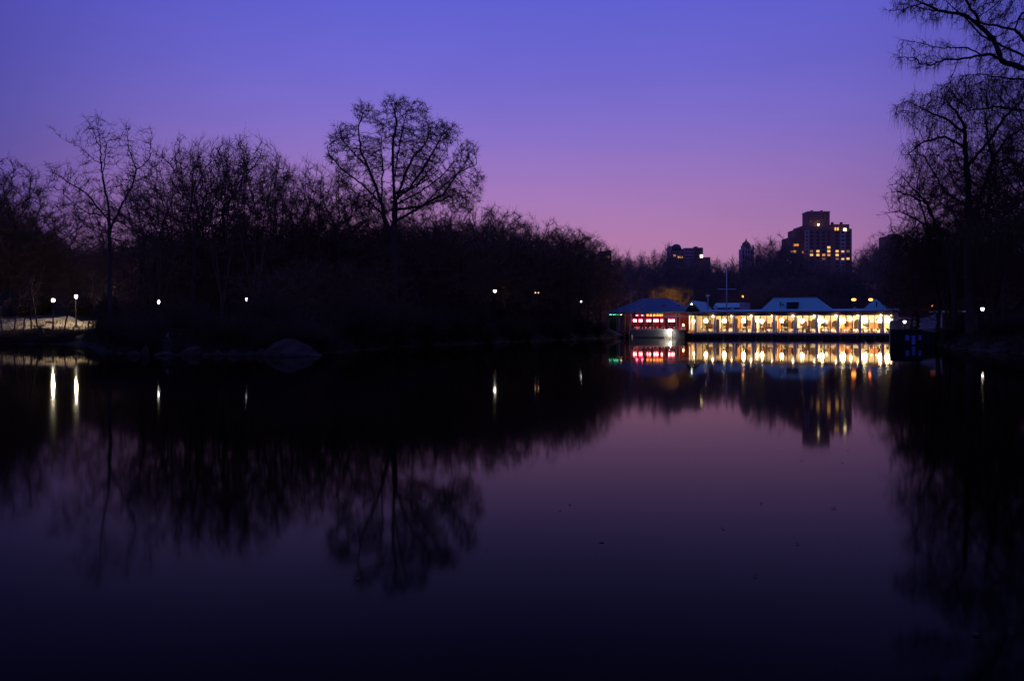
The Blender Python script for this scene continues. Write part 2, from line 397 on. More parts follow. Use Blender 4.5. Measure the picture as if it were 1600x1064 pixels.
D3 = 800
st = thing('stone_tower', 'slim pale stone tower with corner piers and a pointed roof lantern', 'building')
mb = MB(); a, b = far_block(mb, 1158.8, 1177, 389, D3, 10); mb.build('wall', M['stone'], st)
for px in (1159, 1163.8, 1172, 1176.8):
    p = P(px, 384 if px in (1159, 1176.8) else 386.5, D3); MB().box(p.x - .7, p.x + .7, D3 - .8, D3 + .8, -2, p.z).build('pier', M['stone'], st)
c = P(1168, 389, D3)
MB().lathe([(3.6, c.z), (3.6, c.z + 4.5), (3.9, c.z + 4.6), (2.4, c.z + 6.4), (1.0, c.z + 7.2), (.5, c.z + 8.6), (.1, c.z + 10)], 8, (c.x, D3 + 5)).build('roof_lantern', M['brick'], st)
for px in (1161.4, 1166, 1170, 1174.4):
    for py in (394, 402): far_window(st, px, py, D3, 1.2, 3.0, M['winglass'])
lb = thing('hidden_apartment_block', 'low apartment block with one orange window at the end of the left woods', 'building')
mb = MB(); far_block(mb, 938, 955.5, 392.5, 720, 20); far_block(mb, 950, 955, 391, 724, 8); mb.build('wall', M['brick'], lb)
for px in (946, 950.7): far_window(lb, px, 401.8, 719.9, 2.2, 1.6, E['win_o'] if px > 948 else E['win_d'])
rb = thing('hidden_apartment_block', 'dark apartment block showing through the bare willow on the right', 'building')
mb = MB(); far_block(mb, 1389, 1408, 368, 720, 20); far_block(mb, 1393, 1403, 365.5, 724, 8); mb.build('wall', M['brick'], rb)
for px in (1392, 1396, 1400, 1404):
    for py in (373, 380, 387): far_window(rb, px, py, 719.9, 1.6, 1.6, M['winglass'])

# ------------------------------------------------------------------ boathouse
A = Vector(((1087 - CX) / F * 172, 172, 0)); Bv = Vector(((1397 - CX) / F * 158, 158, 0))
U = (Bv - A).normalized(); V = Vector((-U.y, U.x, 0)); ROT = math.atan2(U.y, U.x)
def u_at(px, v=0.0):
    k = (px - CX) / F
    return (k * (A.y + v * V.y) - A.x - v * V.x) / (U.x - k * U.y)
def z_at(py, u, v=0.0):
    return EYE + (HY - py) / F * (A.y + u * U.y + v * V.y)
def BW(u, v, w): return A + U * u + V * v + Vector((0, 0, w))

bh = thing('boathouse_restaurant', 'long low lakeside restaurant with white columns, glowing glazed bays and blue metal roofs', 'building', A, ROT)
def part(name, mb, mat, smooth=False): return mb.build(name, mat, bh, smooth)
FZ, OZ, EZ = .92, 4.28, 4.95
uL, uR, uS = u_at(1080), u_at(1396), u_at(1058)
colpx = [1087, 1117, 1146.5, 1177, 1209.6, 1242.4, 1275.8, 1309.6, 1343.8, 1379.5, 1396]
cu = [u_at(p) for p in colpx]
uE = u_at(1407, -.6)
DEP = 8.0
part('foundation', MB().box(uS - .2, uR + .3, .12, DEP, -1.2, .6), M['found'])
part('floor', MB().box(uL - 1.0, uR + .2, .25, DEP, .6, FZ), M['floor'])
part('deck_edge', MB().box(uL - 1.1, uR + .4, -.35, .248, .62, FZ - .02), M['greypaint'])
for k in range(14):
    u = uS + (uR - uS) * k / 13
    part('pile', MB().lathe([(.16, -1.2), (.16, .618)], 8, (u, -.18)), M['found'], True)
part('back_wall', MB().box(uL - .6, uR + .2, DEP - .2, DEP, FZ, OZ + .3), M['cream'])
part('end_wall', MB().box(uR - .02, uR + .16, .5, DEP - .2, FZ, OZ + .3), M['cream'])
part('ceiling', MB().box(uL - .6, uR + .2, .2, DEP, OZ + .3, OZ + .42), M['ceil'])
part('frieze', MB().box(uL - .7, uR + .35, -.02, .2, OZ, EZ - .13), M['frieze'])
part('gutter', MB().box(u_at(1036, -.6), uE, -.6, -.03, EZ - .12, EZ + .05), M['greypaint'])
part('soffit', MB().box(uL - .7, uE - .1, -.5, -.022, EZ - .2, EZ - .125), M['frieze'])
colm = MB().box(-.24, .24, -.24, .24, 0, .22).lathe([(.25, .22), (.24, 1.4), (.215, OZ - FZ - .25)], 10, (0, 0)).box(-.25, .25, -.25, .25, OZ - FZ - .25, OZ - FZ - .003).mesh('column', M['white'])
for u in cu:
    c = link('column', colm, bh); c.location = (u, .02, FZ)
mulm = MB().box(-.07, .07, -.05, .05, 0, OZ - FZ - .002).mesh('mullion', M['darkwood'])
for i in range(len(cu) - 1):
    a, b = cu[i] + .25, cu[i + 1] - .25
    part('window_sill', MB().box(a + .003, b - .003, .16, .36, FZ, FZ + .12), M['white'])
    part('window_head', MB().box(a + .003, b - .003, .2, .32, OZ - .1, OZ + .2), M['darkwood'])
    n = 3 if i < len(cu) - 2 else 1
    for k in range(n):
        p0 = a + (b - a) * k / n; p1 = a + (b - a) * (k + 1) / n
        if k:
            m = link('mullion', mulm, bh); m.location = (p0, .26, FZ + .001)
        part('pane', MB().box(p0 + .05, p1 - .05, .25, .262, FZ + .13, OZ - .11), M['glass'])
rg = random.Random(3)
# inner wall features: doors, framed panels, mirrors, arched openings
def bayfeat(kind, u, w, z0, z1, mat, proud=.06):
    mb = MB()
    if kind == 'arch':
        n = 8; prof = [(u - w / 2, z0), (u + w / 2, z0)] + [(u + w / 2 * math.cos(pi * k / n), z1 - w / 2 + w / 2 * math.sin(pi * k / n)) for k in range(n + 1)]
        m = len(prof); y0 = DEP - .2 - proud; y1 = DEP - .203
        mb.add([(x, y0, z) for x, z in prof] + [(x, y1, z) for x, z in prof], [tuple(range(m))] + [(i, i + m, (i + 1) % m + m, (i + 1) % m) for i in range(m)])
    else: mb.box(u - w / 2, u + w / 2, DEP - .2 - proud, DEP - .203, z0, z1)
    return mb
for i in range(len(cu) - 1):
    w = cu[i + 1] - cu[i]; um = (cu[i] + cu[i + 1]) / 2
    if i == len(cu) - 2: continue
    sh = rg.uniform(-.3, .3)
    part('wainscot', MB().box(cu[i] + .03, cu[i + 1] - .03, DEP - .3, DEP - .203, FZ, FZ + .95), M['wood'])
    wd = rg.uniform(.9, 1.5)
    part('doorway', bayfeat('arch', um + w * rg.uniform(.2, .32), wd, FZ + .002, FZ + rg.uniform(2.3, 2.9), None, .14), M['darkwood'])
    if i % 2: part('doorway', bayfeat('arch', um - w * .22, .7, FZ + .003, FZ + 2.3, None, .13), M['wood'])
    else: part('mirror', bayfeat('box', um - w * .2 + sh * .5, .9, FZ + 1.2, FZ + 2.6, None, .09), M['winglass'])
    part('wall_panel', bayfeat('box', um + sh * .3 - w * .02, rg.uniform(.5, .8), FZ + 1.05, FZ + rg.uniform(1.7, 2.5), None, .08), M[rg.choice(['orangewood', 'wood', 'wood'])])
    part('picture_frame', bayfeat('box', um - w * .40, .5, FZ + 1.4, FZ + 2.2, None, .075), M[rg.choice(['darkwood', 'wood', 'cloth'])])
    part('screen', MB().box(um + w * rg.uniform(-.3, .1), um + w * rg.uniform(.12, .3), 4.0, 4.1, FZ + .001, FZ + rg.uniform(.9, 1.5)), M[rg.choice(['wood', 'darkwood', 'orangewood'])])
    if i in (2, 4, 7): part('drape', MB().box(cu[i] + .3, cu[i] + .8, 3.2, 3.3, FZ + .002, OZ + .297), M['orangewood'])
    part('wall_pier', MB().box(cu[i] - .18, cu[i] + .18, 5.6, 5.95, FZ, OZ + .298), M['cream'])
# cabinet with pair of lamps in the last full bay
uc = u_at(1365, 6.5)
part('sideboard', MB().box(uc - .75, uc + .75, 6.2, 6.8, FZ, FZ + 1.9), M['orangewood'])
part('bar_counter', MB().box(u_at(1313, 4), u_at(1331, 4), 3.8, 4.4, FZ, FZ + 1.15), M['orangewood'])

def roof_hip(u0, u1, v0, v1, z0, zr, r0, r1, vr, name, mat):
    v = [(u0, v0, z0), (u1, v0, z0), (u1, v1, z0), (u0, v1, z0), (r0, vr, zr), (r1, vr, zr)]
    mb = MB().add(v, [(0, 1, 5, 4), (1, 2, 5), (2, 3, 4, 5), (3, 0, 4), (0, 3, 2, 1)]); return part(name, mb, mat)
def seams(u0, u1, v0, z0, r0, r1, vr, zr, mat, step=.55):
    # standing seams: fine ribs a few centimetres proud, joined
    mb = MB(); n = int((u1 - u0) / step)
    for k in range(1, n):
        u = u0 + (u1 - u0) * k / n
        s = 1.0
        if u < r0: s = (u - u0) / max(.01, r0 - u0)
        if u > r1: s = (u1 - u) / max(.01, u1 - r1)
        p0 = Vector((u, v0, z0 + .02)); p1 = Vector((u, v0 + (vr - v0) * s, z0 + (zr - z0) * s + .02))
        mb.tube(p0, p1, .035, None, 4)
    o = part('roof_seam', mb, mat); o['kind'] = 'stuff'; return o
# low lean-to strip along the eaves
part('lean_to_roof', MB().add([(u_at(1095, -.5), -.55, EZ + .053), (uE, -.55, EZ + .053), (uE - .3, 4.5, EZ + .48), (u_at(1112, 4.5), 4.5, EZ + .48),
                               (u_at(1112, 4.5), DEP, EZ + .3), (uE - .3, DEP, EZ + .3)], [(0, 1, 2, 3), (3, 2, 5, 4)]), M['roof_blue'])
seams(u_at(1097, -.5), uE - .3, -.5, EZ + .055, u_at(1097), uE - .4, 4.5, EZ + .48, M['roof_blue'], .6)
# central hip roof with dormer and vents
h0, h1 = u_at(1187, .8), u_at(1301, .8); hr0, hr1 = u_at(1208, 4.2), u_at(1277, 4.2)
hz = EZ + .16; hzr = z_at(466, (hr0 + hr1) / 2, 4.2)
roof_hip(h0, h1, .8, 7.6, hz, hzr, hr0, hr1, 4.2, 'central_hip_roof', M['roof_blue'])
seams(h0, h1, .8, hz, hr0, hr1, 4.2, hzr, M['roof_blue'])
part('ridge_cap', MB().tube((hr0, 4.2, hzr + .03), (hr1, 4.2, hzr + .03), .09, None, 6), M['roof_blue'])
du0, du1 = u_at(1229, 1.4), u_at(1247, 1.4)
part('roof_dormer', MB().add([(du0, 1.2, hz + .2), (du1, 1.2, hz + .2), (du1, 1.6, hz + 1.55), (du0, 1.6, hz + 1.55), (du0, 3.6, hz + 1.7), (du1, 3.6, hz + 1.7), (du0, 3.6, hz + .3), (du1, 3.6, hz + .3)],
     [(0, 1, 2, 3), (3, 2, 5, 4), (0, 3, 4, 6), (1, 7, 5, 2)]), M['darkvoid'])
for px, hh in ((1219.5, .9), (1223.5, .6)):
    u = u_at(px, 2.2); part('vent_pipe', MB().lathe([(.08, hz + .5), (.11, hz + .6 + hh), (.14, hz + .62 + hh), (.14, hz + .7 + hh)], 8, (u, 2.2)), M['black'])
# right pyramid roof
q0, q1 = u_at(1347, .8), u_at(1390, .8); qa = u_at(1368, 3.4); qz = z_at(467.5, qa, 3.4)
roof_hip(q0, q1, .8, 6.0, hz, qz, qa - .15, qa + .15, 3.4, 'pyramid_roof', M['roof_blue'])
seams(q0, q1, .8, hz, qa - .15, qa + .15, 3.4, qz, M['roof_blue'], .5)
part('roof_hatch', MB().box(u_at(1369.5, 1.9) - .1, u_at(1369.5, 1.9) + .1, 1.6, 2.0, hz + .5, hz + 1.5), M['black'])
# gable behind the entrance
ga0, ga1, gap = u_at(1068, -.2), u_at(1095, -.2), u_at(1081, -.2); gz0 = EZ + .02; gz1 = z_at(469.5, gap, -.2)
def prism(name, mat, a0, a1, ap, zb, zt, v0, v1):
    v = [(a0, v0, zb), (a1, v0, zb), (ap, v0, zt), (a0, v1, zb), (a1, v1, zb), (ap, v1, zt)]
    return part(name, MB().add(v, [(0, 1, 2), (3, 5, 4), (1, 4, 5, 2), (0, 2, 5, 3), (0, 3, 4, 1)]), mat)
prism('gable_roof', M['roof_blue'], ga0 - .12, ga1 + .12, gap, gz0, gz1, -.15, 13.0)
prism('gable_end', M['darkvoid'], ga0 + .1, ga1 - .1, gap, gz0 + .005, gz1 - .22, -.2, -.155)
part('gable_light', MB().ball((gap, -.32, gz1 - .72), .13, 8, 6), E['small_white'])
# service block behind, with vent stack
b0, b1 = u_at(1114, 14), u_at(1156, 14)
part('rear_block', MB().box(b0, b1, 14, 20, 0, z_at(481, b0, 14)), M['roof_grey'])
zt = z_at(481, b0, 14); zt2 = z_at(473.5, b0, 16)
part('rear_roof', MB().add([(b0, 13.9, zt), (b1, 13.9, zt), (b1, 17, zt2), (b0, 17, zt2), (b0, 20, zt), (b1, 20, zt)], [(0, 1, 2, 3), (3, 2, 5, 4), (1, 5, 2), (0, 3, 4)]), M['roof_blue'])
part('rear_parapet', MB().box(b1 + .01, u_at(1166, 14), 13.8, 19, 0, zt2 - .02), M['shed'])
u = u_at(1106.3, 9); part('vent_stack', MB().lathe([(.16, EZ + .5), (.16, z_at(463.5, u, 9)), (.38, z_at(463.3, u, 9)), (.38, z_at(461.5, u, 9)), (.1, z_at(460.5, u, 9))], 10, (u, 9)), M['pole'], True)
for px, py in ((1118.3, 477.5), (1144, 479.5), (1335.5, 480)):
    u = u_at(px, 3); part('roof_vent', MB().box(u - .25, u + .25, 2.8, 3.3, EZ + .3, z_at(py, u, 3)), M['pole'])

# left pavilion, red lit
pl, pr = u_at(966), u_at(1079)
e0, e1 = u_at(950, -.8), u_at(1073, -.8); rr0, rr1 = u_at(1004, 5), u_at(1045, 5)
pz = z_at(487.5, (e0 + e1) / 2, -.8); prz = z_at(466.5, (rr0 + rr1) / 2, 5)
roof_hip(e0, e1, -.8, 10.5, pz, prz, rr0, rr1, 5.0, 'pavilion_roof', M['roof_dark'])
for px, py in ((1037, 479), (1059, 480)):
    u = u_at(px, 1.5); z = z_at(py, u, 1.5); part('skylight', MB().add([(u - .45, 1.2, z - .1), (u + .45, 1.2, z - .1), (u + .45, 1.9, z + .45), (u - .45, 1.9, z + .45)], [(0, 1, 2, 3)]), M['winglass'])
part('pavilion_fascia', MB().box(e0 + .05, u_at(1036, -.8) - .02, -.78, -.6, pz - .3, pz - .01), M['greypaint'])
part('pavilion_beam', MB().box(u_at(1036), pr - .35, -.05, .12, z_at(496, -5), z_at(493.6, -5)), M['greypaint'])
part('pavilion_transom_beam', MB().box(pl, u_at(1036), -.04, .1, z_at(497, -10), z_at(495.5, -10)), M['redwall'])
PF = 1.35
part('pavilion_floor', MB().box(pl - .4, pr - .55, .13, 10, .602, PF), M['floor'])
part('pavilion_back_wall', MB().box(pl - .4, pr - .6, 7.6, 7.8, PF, pz - .05), M['redwall'])
for k in range(7):
    if k != 3: part('wall_panel', MB().box(pl + .6 + k * 1.75, pl + 1.6 + k * 1.75, 7.48, 7.595, PF + .9, PF + 2.5), M['darkwood' if k % 3 else 'orangewood'])
    part('pavilion_pillar', MB().box(pl + .1 + k * 1.75, pl + .32 + k * 1.75, 4.6, 4.85, PF, pz - .36), M['darkwood'])
part('pavilion_ceiling', MB().box(pl - .4, pr - .6, .2, 9.8, pz - .35, pz - .2), M['darkwood'])
part('pavilion_side_wall', MB().box(pr - .62, pr - .47, 1.2, 9.8, PF, pz - .36), M['cream'])
post = MB().box(-.13, .13, -.14, .14, 0, pz - PF - .36).mesh('post', M['greypaint'])
for px, s in ((967.5, .7), (976.5, .7), (985.5, .8), (1006.3, 1.25), (1020, .4), (1036.5, .8), (1043.5, .7), (1056, 1.0), (1061.5, .5), (1079.5, .8)):
    o = link('post', post, bh); o.location = (u_at(px), .02, PF); o.scale.x = s
for k, px in enumerate((989, 993, 997, 1001, 1011, 1015.5, 1024.5, 1029, 1033, 1040, 1048, 1052, 1066, 1071, 1075)):
    part('window_bar', MB().box(u_at(px) - .04, u_at(px) + .04, -.02, .06, PF, z_at(497.2, u_at(px))), M['darkwood' if px > 1060 else 'redwall'])
for px0, px1 in ((968.5, 975.5), (977.5, 984.5), (987, 1004.5), (1008, 1019), (1021, 1035.5), (1045, 1055)):
    part('pane', MB().box(u_at(px0), u_at(px1), .12, .132, PF + .1, pz - .4), M['glass'])
# quay wall of pale planks in front of the pavilion, lit by the floodlight
w0, w1 = u_at(986, -2.2), u_at(1050, -2.2); wz = z_at(515, w0, -2.2)
part('quay_deck', MB().box(w0, w1 + 3.2, -2.1, .1, wz - .25, wz - .05), M['found'])
mb = MB(); n = 58
for k in range(n):
    a = w0 + (w1 - w0) * k / n; b = w0 + (w1 - w0) * (k + 1) / n
    mb.box(a + .012, b - .012, -2.2 - rg.uniform(0, .03), -2.11, -.5, wz - .06)
o = part('quay_planks', mb, M['planks']); o['kind'] = 'stuff'
part('quay_rail', MB().box(w0 - .1, w1 + .1, -2.32, -2.05, wz - .05, wz + .06), M['white'])
part('quay_waler', MB().box(w0, w1 - 1.5, -2.34, -2.235, .22, .36), M['planks'])
part('quay_end', MB().box(w1 + .01, uS + 2.0, -2.05, -1.9, -.6, wz - .26), M['found'])
# orange transom lights
for px in (1010, 1015, 1020.5, 1025.5, 1030, 1034): part('transom_light', MB().box(u_at(px) - .2, u_at(px) + .2, .9, 1.0, z_at(494.2, u_at(px), .9), z_at(491.2, u_at(px), .9)), E['orange'])
for px in (992, 1000.5): part('transom_light', MB().box(u_at(px) - .18, u_at(px) + .18, 1.5, 1.6, z_at(493.5, u_at(px), .9), z_at(492.3, u_at(px), .9)), E['red'])
part('assumed_eave_light', MB().box(u_at(952, -.5), u_at(966, -.5), -.56, -.44, pz - .52, pz - .46), E['green'])  # green lamp assumed from the green-lit underside of the eave
part('side_lattice', MB().box(u_at(952), pl - .45, .3, .42, PF - .3, pz - .55), M['darkwood'])
part('assumed_room_light', MB().box(u_at(969, 1.2), u_at(971, 1.2), 1.2, 1.5, pz - .5, pz - .42), E['candle'])  # ceiling light added; assumed from the yellowish windows of the end room
part('end_room_wall', MB().box(pl, u_at(984, 3), 3.0, 3.1, PF, pz - .36), M['found'])

# porch at the right end
px_ = uR + .5
part('corner_pier', MB().box(uR + .2, uR + .75, -.1, .5, .6, OZ + .3), M['white'])
part('porch_post', MB().box(u_at(1403.5, 3) - .15, u_at(1403.5, 3) + .15, 2.9, 3.2, 0, OZ), M['white'])
part('porch_roof', MB().box(uR + .2, u_at(1410, 1), -.02, 5, OZ + .32, EZ - .2), M['frieze'])

# ---- furniture inside
GT = 'white tables in the restaurant bays'; GC = 'chairs round the restaurant tables'
clothm = MB().lathe([(.62, 0), (.60, .3), (.56, .74), (.55, .765), (.02, .77)], 16).mesh('table', M['cloth'], True)
chm = MB().box(-.21, .21, -.21, .21, .42, .47).box(-.2, .2, .17, .21, .55, .95)
for sx in (-1, 1):
    chm.box(sx * .19 - .02, sx * .19 + .02, .17, .21, 0, .95).box(sx * .19 - .02, sx * .19 + .02, -.21, -.17, 0, .42)
chairm = chm.mesh('chair', M['darkwood'])
ordn = ['first', 'second', 'third', 'fourth', 'fifth', 'sixth', 'seventh', 'eighth', 'ninth', 'tenth']
def table_set(u, v, z, where, seats, rr):
    o = tag(link('dining_table', clothm), 'white clothed round table ' + where, 'table', GT); o.location = BW(u, v, z); o.rotation_euler.z = ROT
    for s in range(seats):
        an = rr.uniform(-.3, .3) + 2 * pi * s / seats + .6; rad = rr.uniform(.72, .9)
        c = tag(link('dining_chair', chairm), 'chair at the table ' + where, 'chair', GC)
        c.location = BW(u + rad * math.cos(an), v + rad * math.sin(an), z); c.rotation_euler.z = ROT + an - pi / 2
rr = random.Random(11)
for i in range(9):
    w = cu[i + 1] - cu[i]
    tb = 'of the %s glazed bay from the gable' % ordn[i]
    table_set(cu[i] + w * rr.uniform(.25, .38), rr.uniform(2.0, 2.5), FZ + .003, 'by the glass ' + tb, 4, rr)
    table_set(cu[i] + w * rr.uniform(.68, .82), rr.uniform(2.3, 3.0), FZ + .003, 'by the right column ' + tb, 4, rr)
    table_set(cu[i] + w * .5, rr.uniform(4.6, 5.2), FZ + .003, 'at the back ' + tb, 4, rr)
table_set((cu[-2] + cu[-1]) / 2, 1.6, FZ + .003, 'in the narrow end bay by the dark dock', 3, rr)
for k, px in enumerate((992, 1002, 1013, 1025, 1034, 1050)):
    table_set(u_at(px, 2.2), 2.2, PF + .003, 'in the red lit pavilion', 3, rr)

def hang_lamp(name, label, cat, group, u, v, z, top, r, mat, shade=None, sz=1.0):
    o = thing(name, label, cat, BW(u, v, z), ROT, group)
    MB().ball((0, 0, 0), r, 10, 8, sz).build('globe', mat, o, True)
    MB().tube((0, 0, r * sz), (0, 0, top - z), .02, None, 5).build('rod', M['black'], o)
    return o
GL = 'globe lamps hanging in the restaurant'
pend = [(1085, 502), (1103, 501.5), (1131.7, 501.5), (1161.7, 501), (1190.5, 502), (1221.5, 501), (1253.5, 501.5), (1284.5, 501), (1317, 501), (1329.5, 498.5), (1351, 500.5), (1375, 501), (1387, 500)]
for k, (px, py) in enumerate(pend):
    v = 1.7 if k % 3 else 1.3; u = u_at(px, v)
    lab = 'glowing globe lamp hanging just right of the %s column from the pavilion end' % ordn[k - 1] if 1 <= k <= 8 else \
        {0: 'glowing globe lamp hanging left of the first column by the gable', 9: 'smaller glowing lamp hung high beside the globe in the bay before the pyramid roof', 10: 'glowing globe lamp under the left slope of the pyramid roof',
         11: 'glowing globe lamp right of the orange sideboard', 12: 'glowing globe lamp in the narrow end bay'}[k]
    r = .34 if k not in (0, 9) else .2
    if k in (8, 10, 12): r = .42
    hang_lamp('pendant_lamp', lab, 'lamp', GL, u, v, z_at(py, u, v), OZ + .29, r, E[('chandelier', 'chandelier_dim', 'chandelier', 'chandelier_hot')[k % 4 if k < 8 else 3]], sz=1.15)
    if k in (4, 7):
        hang_lamp('pendant_lamp', 'small glowing globe deeper in the room behind the %s column' % ordn[k], 'lamp', GL, u_at(px - 8, 5), 5, z_at(501, u, 5), OZ + .29, .2, E['chandelier'])
for i in range(1, len(cu)):
    u = cu[i] - .5
    o = thing('wall_sconce', 'small bright lamp at the head of the %s column from the gable' % ordn[i - 1], 'lamp', BW(u + .12, -.32, OZ - .16), ROT, 'sconces at the column heads')
    MB().ball((0, 0, 0), .12 if i % 2 else .08, 8, 6).build('globe', E['sconce'], o, True)
    MB().tube((0, .05, .05), (0, .31, .24), .03, None, 5).build('bracket', M['black'], o)
GR = 'red shaded lamps in the pavilion'
for k, (px, w) in enumerate(((992, .36), (1001, .33), (1011.5, .16), (1015.5, .18), (1023, .2), (1027, .28), (1034, .22), (1045.5, .25), (1051.5, .3))):
    v = 1.8 + (k % 3) * .7; u = u_at(px, v); z = z_at(501.5, u, v)
    o = thing('red_lantern', 'pink glowing lampshade hanging in the red lit pavilion, %s from the lake end' % ordn[k], 'lamp', BW(u, v, z), ROT, GR)
    MB().lathe([(w, -.2), (w * .92, .2)], 12).build('shade', E['pinkshade'], o)
    MB().lathe([(w * .9, .21), (w * 1.05, .26), (w * .9, .32)], 12).build('red_band', E['red'], o)
    MB().tube((0, 0, .32), (0, 0, pz - .36 - z), .02, None, 5).build('rod', M['black'], o)
u = u_at(1067.5, 1.6); tl = thing('table_lamp', 'small white table lamp glowing in the dark entrance under the gable', 'lamp', BW(u, 1.6, PF + .003), ROT)
MB().lathe([(.45, 0), (.45, .75), (.05, .77)], 12).build('stand', M['cloth'], tl)
MB().lathe([(.2, .95), (.13, 1.3)], 10).build('shade', E['candle'], tl); MB().lathe([(.05, .77), (.05, .94)], 8).build('stem', M['black'], tl)
for px, sd in ((1362, 'left'), (1369.5, 'right')):
    u = u_at(px, 6.4); o = thing('sideboard_lamp', 'small lamp on the %s end of the orange sideboard' % sd, 'lamp', BW(u, 6.4, FZ + 1.9), ROT, 'lamps on the sideboard')
    MB().lathe([(.14, .16), (.1, .38)], 8).build('shade', E['candle'], o); MB().lathe([(.06, 0), (.03, .16)], 8).build('stem', M['black'], o)
# floodlight on the quay
u = u_at(1048, -2.6); fl = thing('floodlight', 'dazzling white floodlight fixed low on the pale quay wall', 'lamp', BW(u, -2.75, z_at(518.3, u, -2.75)), ROT)
MB().ball((0, 0, 0), .21, 10, 8).build('bulb', E['flood'], fl, True)
MB().box(.15, .5, -.12, .12, -.16, .16).build('housing', M['black'], fl); MB().tube((.3, .1, 0), (.3, .6, 0), .05).build('bracket', M['black'], fl)
# yellow bollard by the birch
p = BW(u_at(987.3, -3), -3, 0); o = thing('bollard', 'small yellow bollard at the water edge beside the pale birch', 'bollard', p)
MB().lathe([(.2, -.8), (.2, .35), (.14, .5), (.1, .52)], 10).build('shaft', M['yellow'], o, True); MB().lathe([(.205, .1), (.205, .2)], 10).build('band', M['white'], o)
# flagpole
u = u_at(1135.3, 1.0); fz = EZ + .1; ft = z_at(419.5, u, 1.0); fy = z_at(452, u, 1.0)
fp = thing('flagpole', 'tall white flagpole with a crossarm rising above the restaurant roof', 'flagpole', BW(u, 1.0, fz), 0)
MB().tube((0, 0, -.05), (0, 0, ft - fz), .14, .07, 8).build('mast', M['pole'], fp, True)
MB().tube((-1.75, 0, fy - fz), (1.75, 0, fy - fz), .07, None, 6).build('crossarm', M['pole'], fp)
MB().ball((0, 0, ft - fz + .1), .14, 8, 6).build('finial', M['pole'], fp)


# ------------------------------------------------------------------ dock, shed and terrace on the right
dk = thing('dock_wall', 'dark timber dock with blue panels at the right end of the restaurant', 'dock', (0, 0, 0))
dd = 104.0
xa, xb = (1391 - CX) / F * dd, (1459 - CX) / F * dd; zt = EYE + (HY - 516.2) / F * dd
MB().add([(xa, dd, -1), (xb, dd, -1), (xb, dd, zt - .25), ((1440 - CX) / F * dd, dd, zt), (xa, dd, zt), (xa + 4.6, dd + 9, -1), (xb + 5.5, dd + 9, -1), (xb + 5.5, dd + 9, zt - .25), (xb + 3, dd + 9, zt), (xa + 4.6, dd + 9, zt)],
         [(0, 1, 2, 3, 4), (4, 3, 8, 9), (3, 2, 7, 8), (1, 6, 7, 2), (0, 4, 9, 5), (5, 9, 8, 7, 6)]).build('wall', M['dock'], dk)
MB().box(xa - .15, (1440 - CX) / F * dd, dd - .25, dd + .1, zt, zt + .12).build('coping', M['dock'], dk)
for px in (1393, 1398.5, 1404, 1412, 1422, 1432.5, 1441.5, 1450):
    x = (px - CX) / F * dd; MB().lathe([(.12, -1), (.12, zt - .02 - (.2 if px > 1440 else 0))], 8, (x, dd - .16)).build('pile', M['dock'], dk)
for px0, px1, y0, y1 in ((1413.5, 1420, 523.5, 532), (1422.5, 1429.5, 524.5, 538), (1433, 1439, 523.5, 531.5), (1453, 1457, 524, 531)):
    a = P(px0, y1, dd); b = P(px1, y0, dd); MB().box(a.x, b.x, dd - .1, dd - .01, a.z, b.z).build('blue_panel', M['blue_panel'] if px0 < 1450 else M['dock'], dk)
sh_d = 128.0
def SX(px, d=sh_d): return (px - CX) / F * d
def SZ(py, d=sh_d): return EYE + (HY - py) / F * d
sd = thing('shed', 'small gabled shed with a pale side wall beneath the willow', 'shed')
MB().add([(SX(1453), sh_d + 3, 0), (SX(1471.5), sh_d, 0), (SX(1471.5), sh_d, SZ(486.5)), (SX(1453), sh_d + 3, SZ(499)), (SX(1453) + .3, sh_d + 3.2, 0), (SX(1471.5) + .3, sh_d + .2, 0), (SX(1471.5) + .3, sh_d + .2, SZ(486.5)), (SX(1453) + .3, sh_d + 3.2, SZ(499))],
         [(0, 1, 2, 3), (4, 7, 6, 5), (3, 2, 6, 7), (0, 3, 7, 4)]).build('side_wall', M['shed'], sd)
MB().box(SX(1471.7), SX(1512), sh_d - .02, sh_d + .2, 0, SZ(487.6)).build('front_wall', M['darkwood'], sd)
MB().box(SX(1470), SX(1513), sh_d - .5, sh_d + 3.5, SZ(487.5), SZ(486)).build('roof_edge', M['white'], sd)
MB().tube((SX(1453.5), sh_d + 2.7, SZ(501)), (SX(1471.3), sh_d - .05, SZ(504.5)), .05).build('handrail', M['white'], sd)
MB().tube((SX(1471), sh_d - .08, SZ(488)), (SX(1471), sh_d - .08, SZ(516)), .06).build('corner_board', M['white'], sd)
for px in (1500, 1508): MB().box(SX(px), SX(px + 4), sh_d - .1, sh_d - .03, SZ(513), SZ(504)).build('window', M['winglass'], sd)
cn = thing('terrace_canopy', 'low dark canopy on posts between the restaurant and the shed', 'canopy')
cd = 140.0
MB().add([(SX(1409, cd), cd, SZ(498, cd)), (SX(1454, cd), cd - 3, SZ(501, cd)), (SX(1454, cd), cd + 3, SZ(496, cd)), (SX(1409, cd), cd + 5, SZ(494, cd)),
          (SX(1409, cd), cd, SZ(499, cd)), (SX(1454, cd), cd - 3, SZ(502, cd)), (SX(1454, cd), cd + 3, SZ(497, cd)), (SX(1409, cd), cd + 5, SZ(495, cd))],
         [(0, 1, 2, 3), (7, 6, 5, 4), (0, 4, 5, 1), (1, 5, 6, 2), (3, 2, 6, 7), (0, 3, 7, 4)]).build('cover', M['wood'], cn)
for px in (1411, 1421, 1436, 1452): MB().tube((SX(px, cd), cd, 0), (SX(px, cd), cd, SZ(500.5, cd)), .09).build('post', M['wood'], cn)
MB().box(SX(1409, cd), SX(1452, cd), cd + 4.4, cd + 4.6, 0, SZ(501, cd)).build('back_panel', M['shed'], cn)
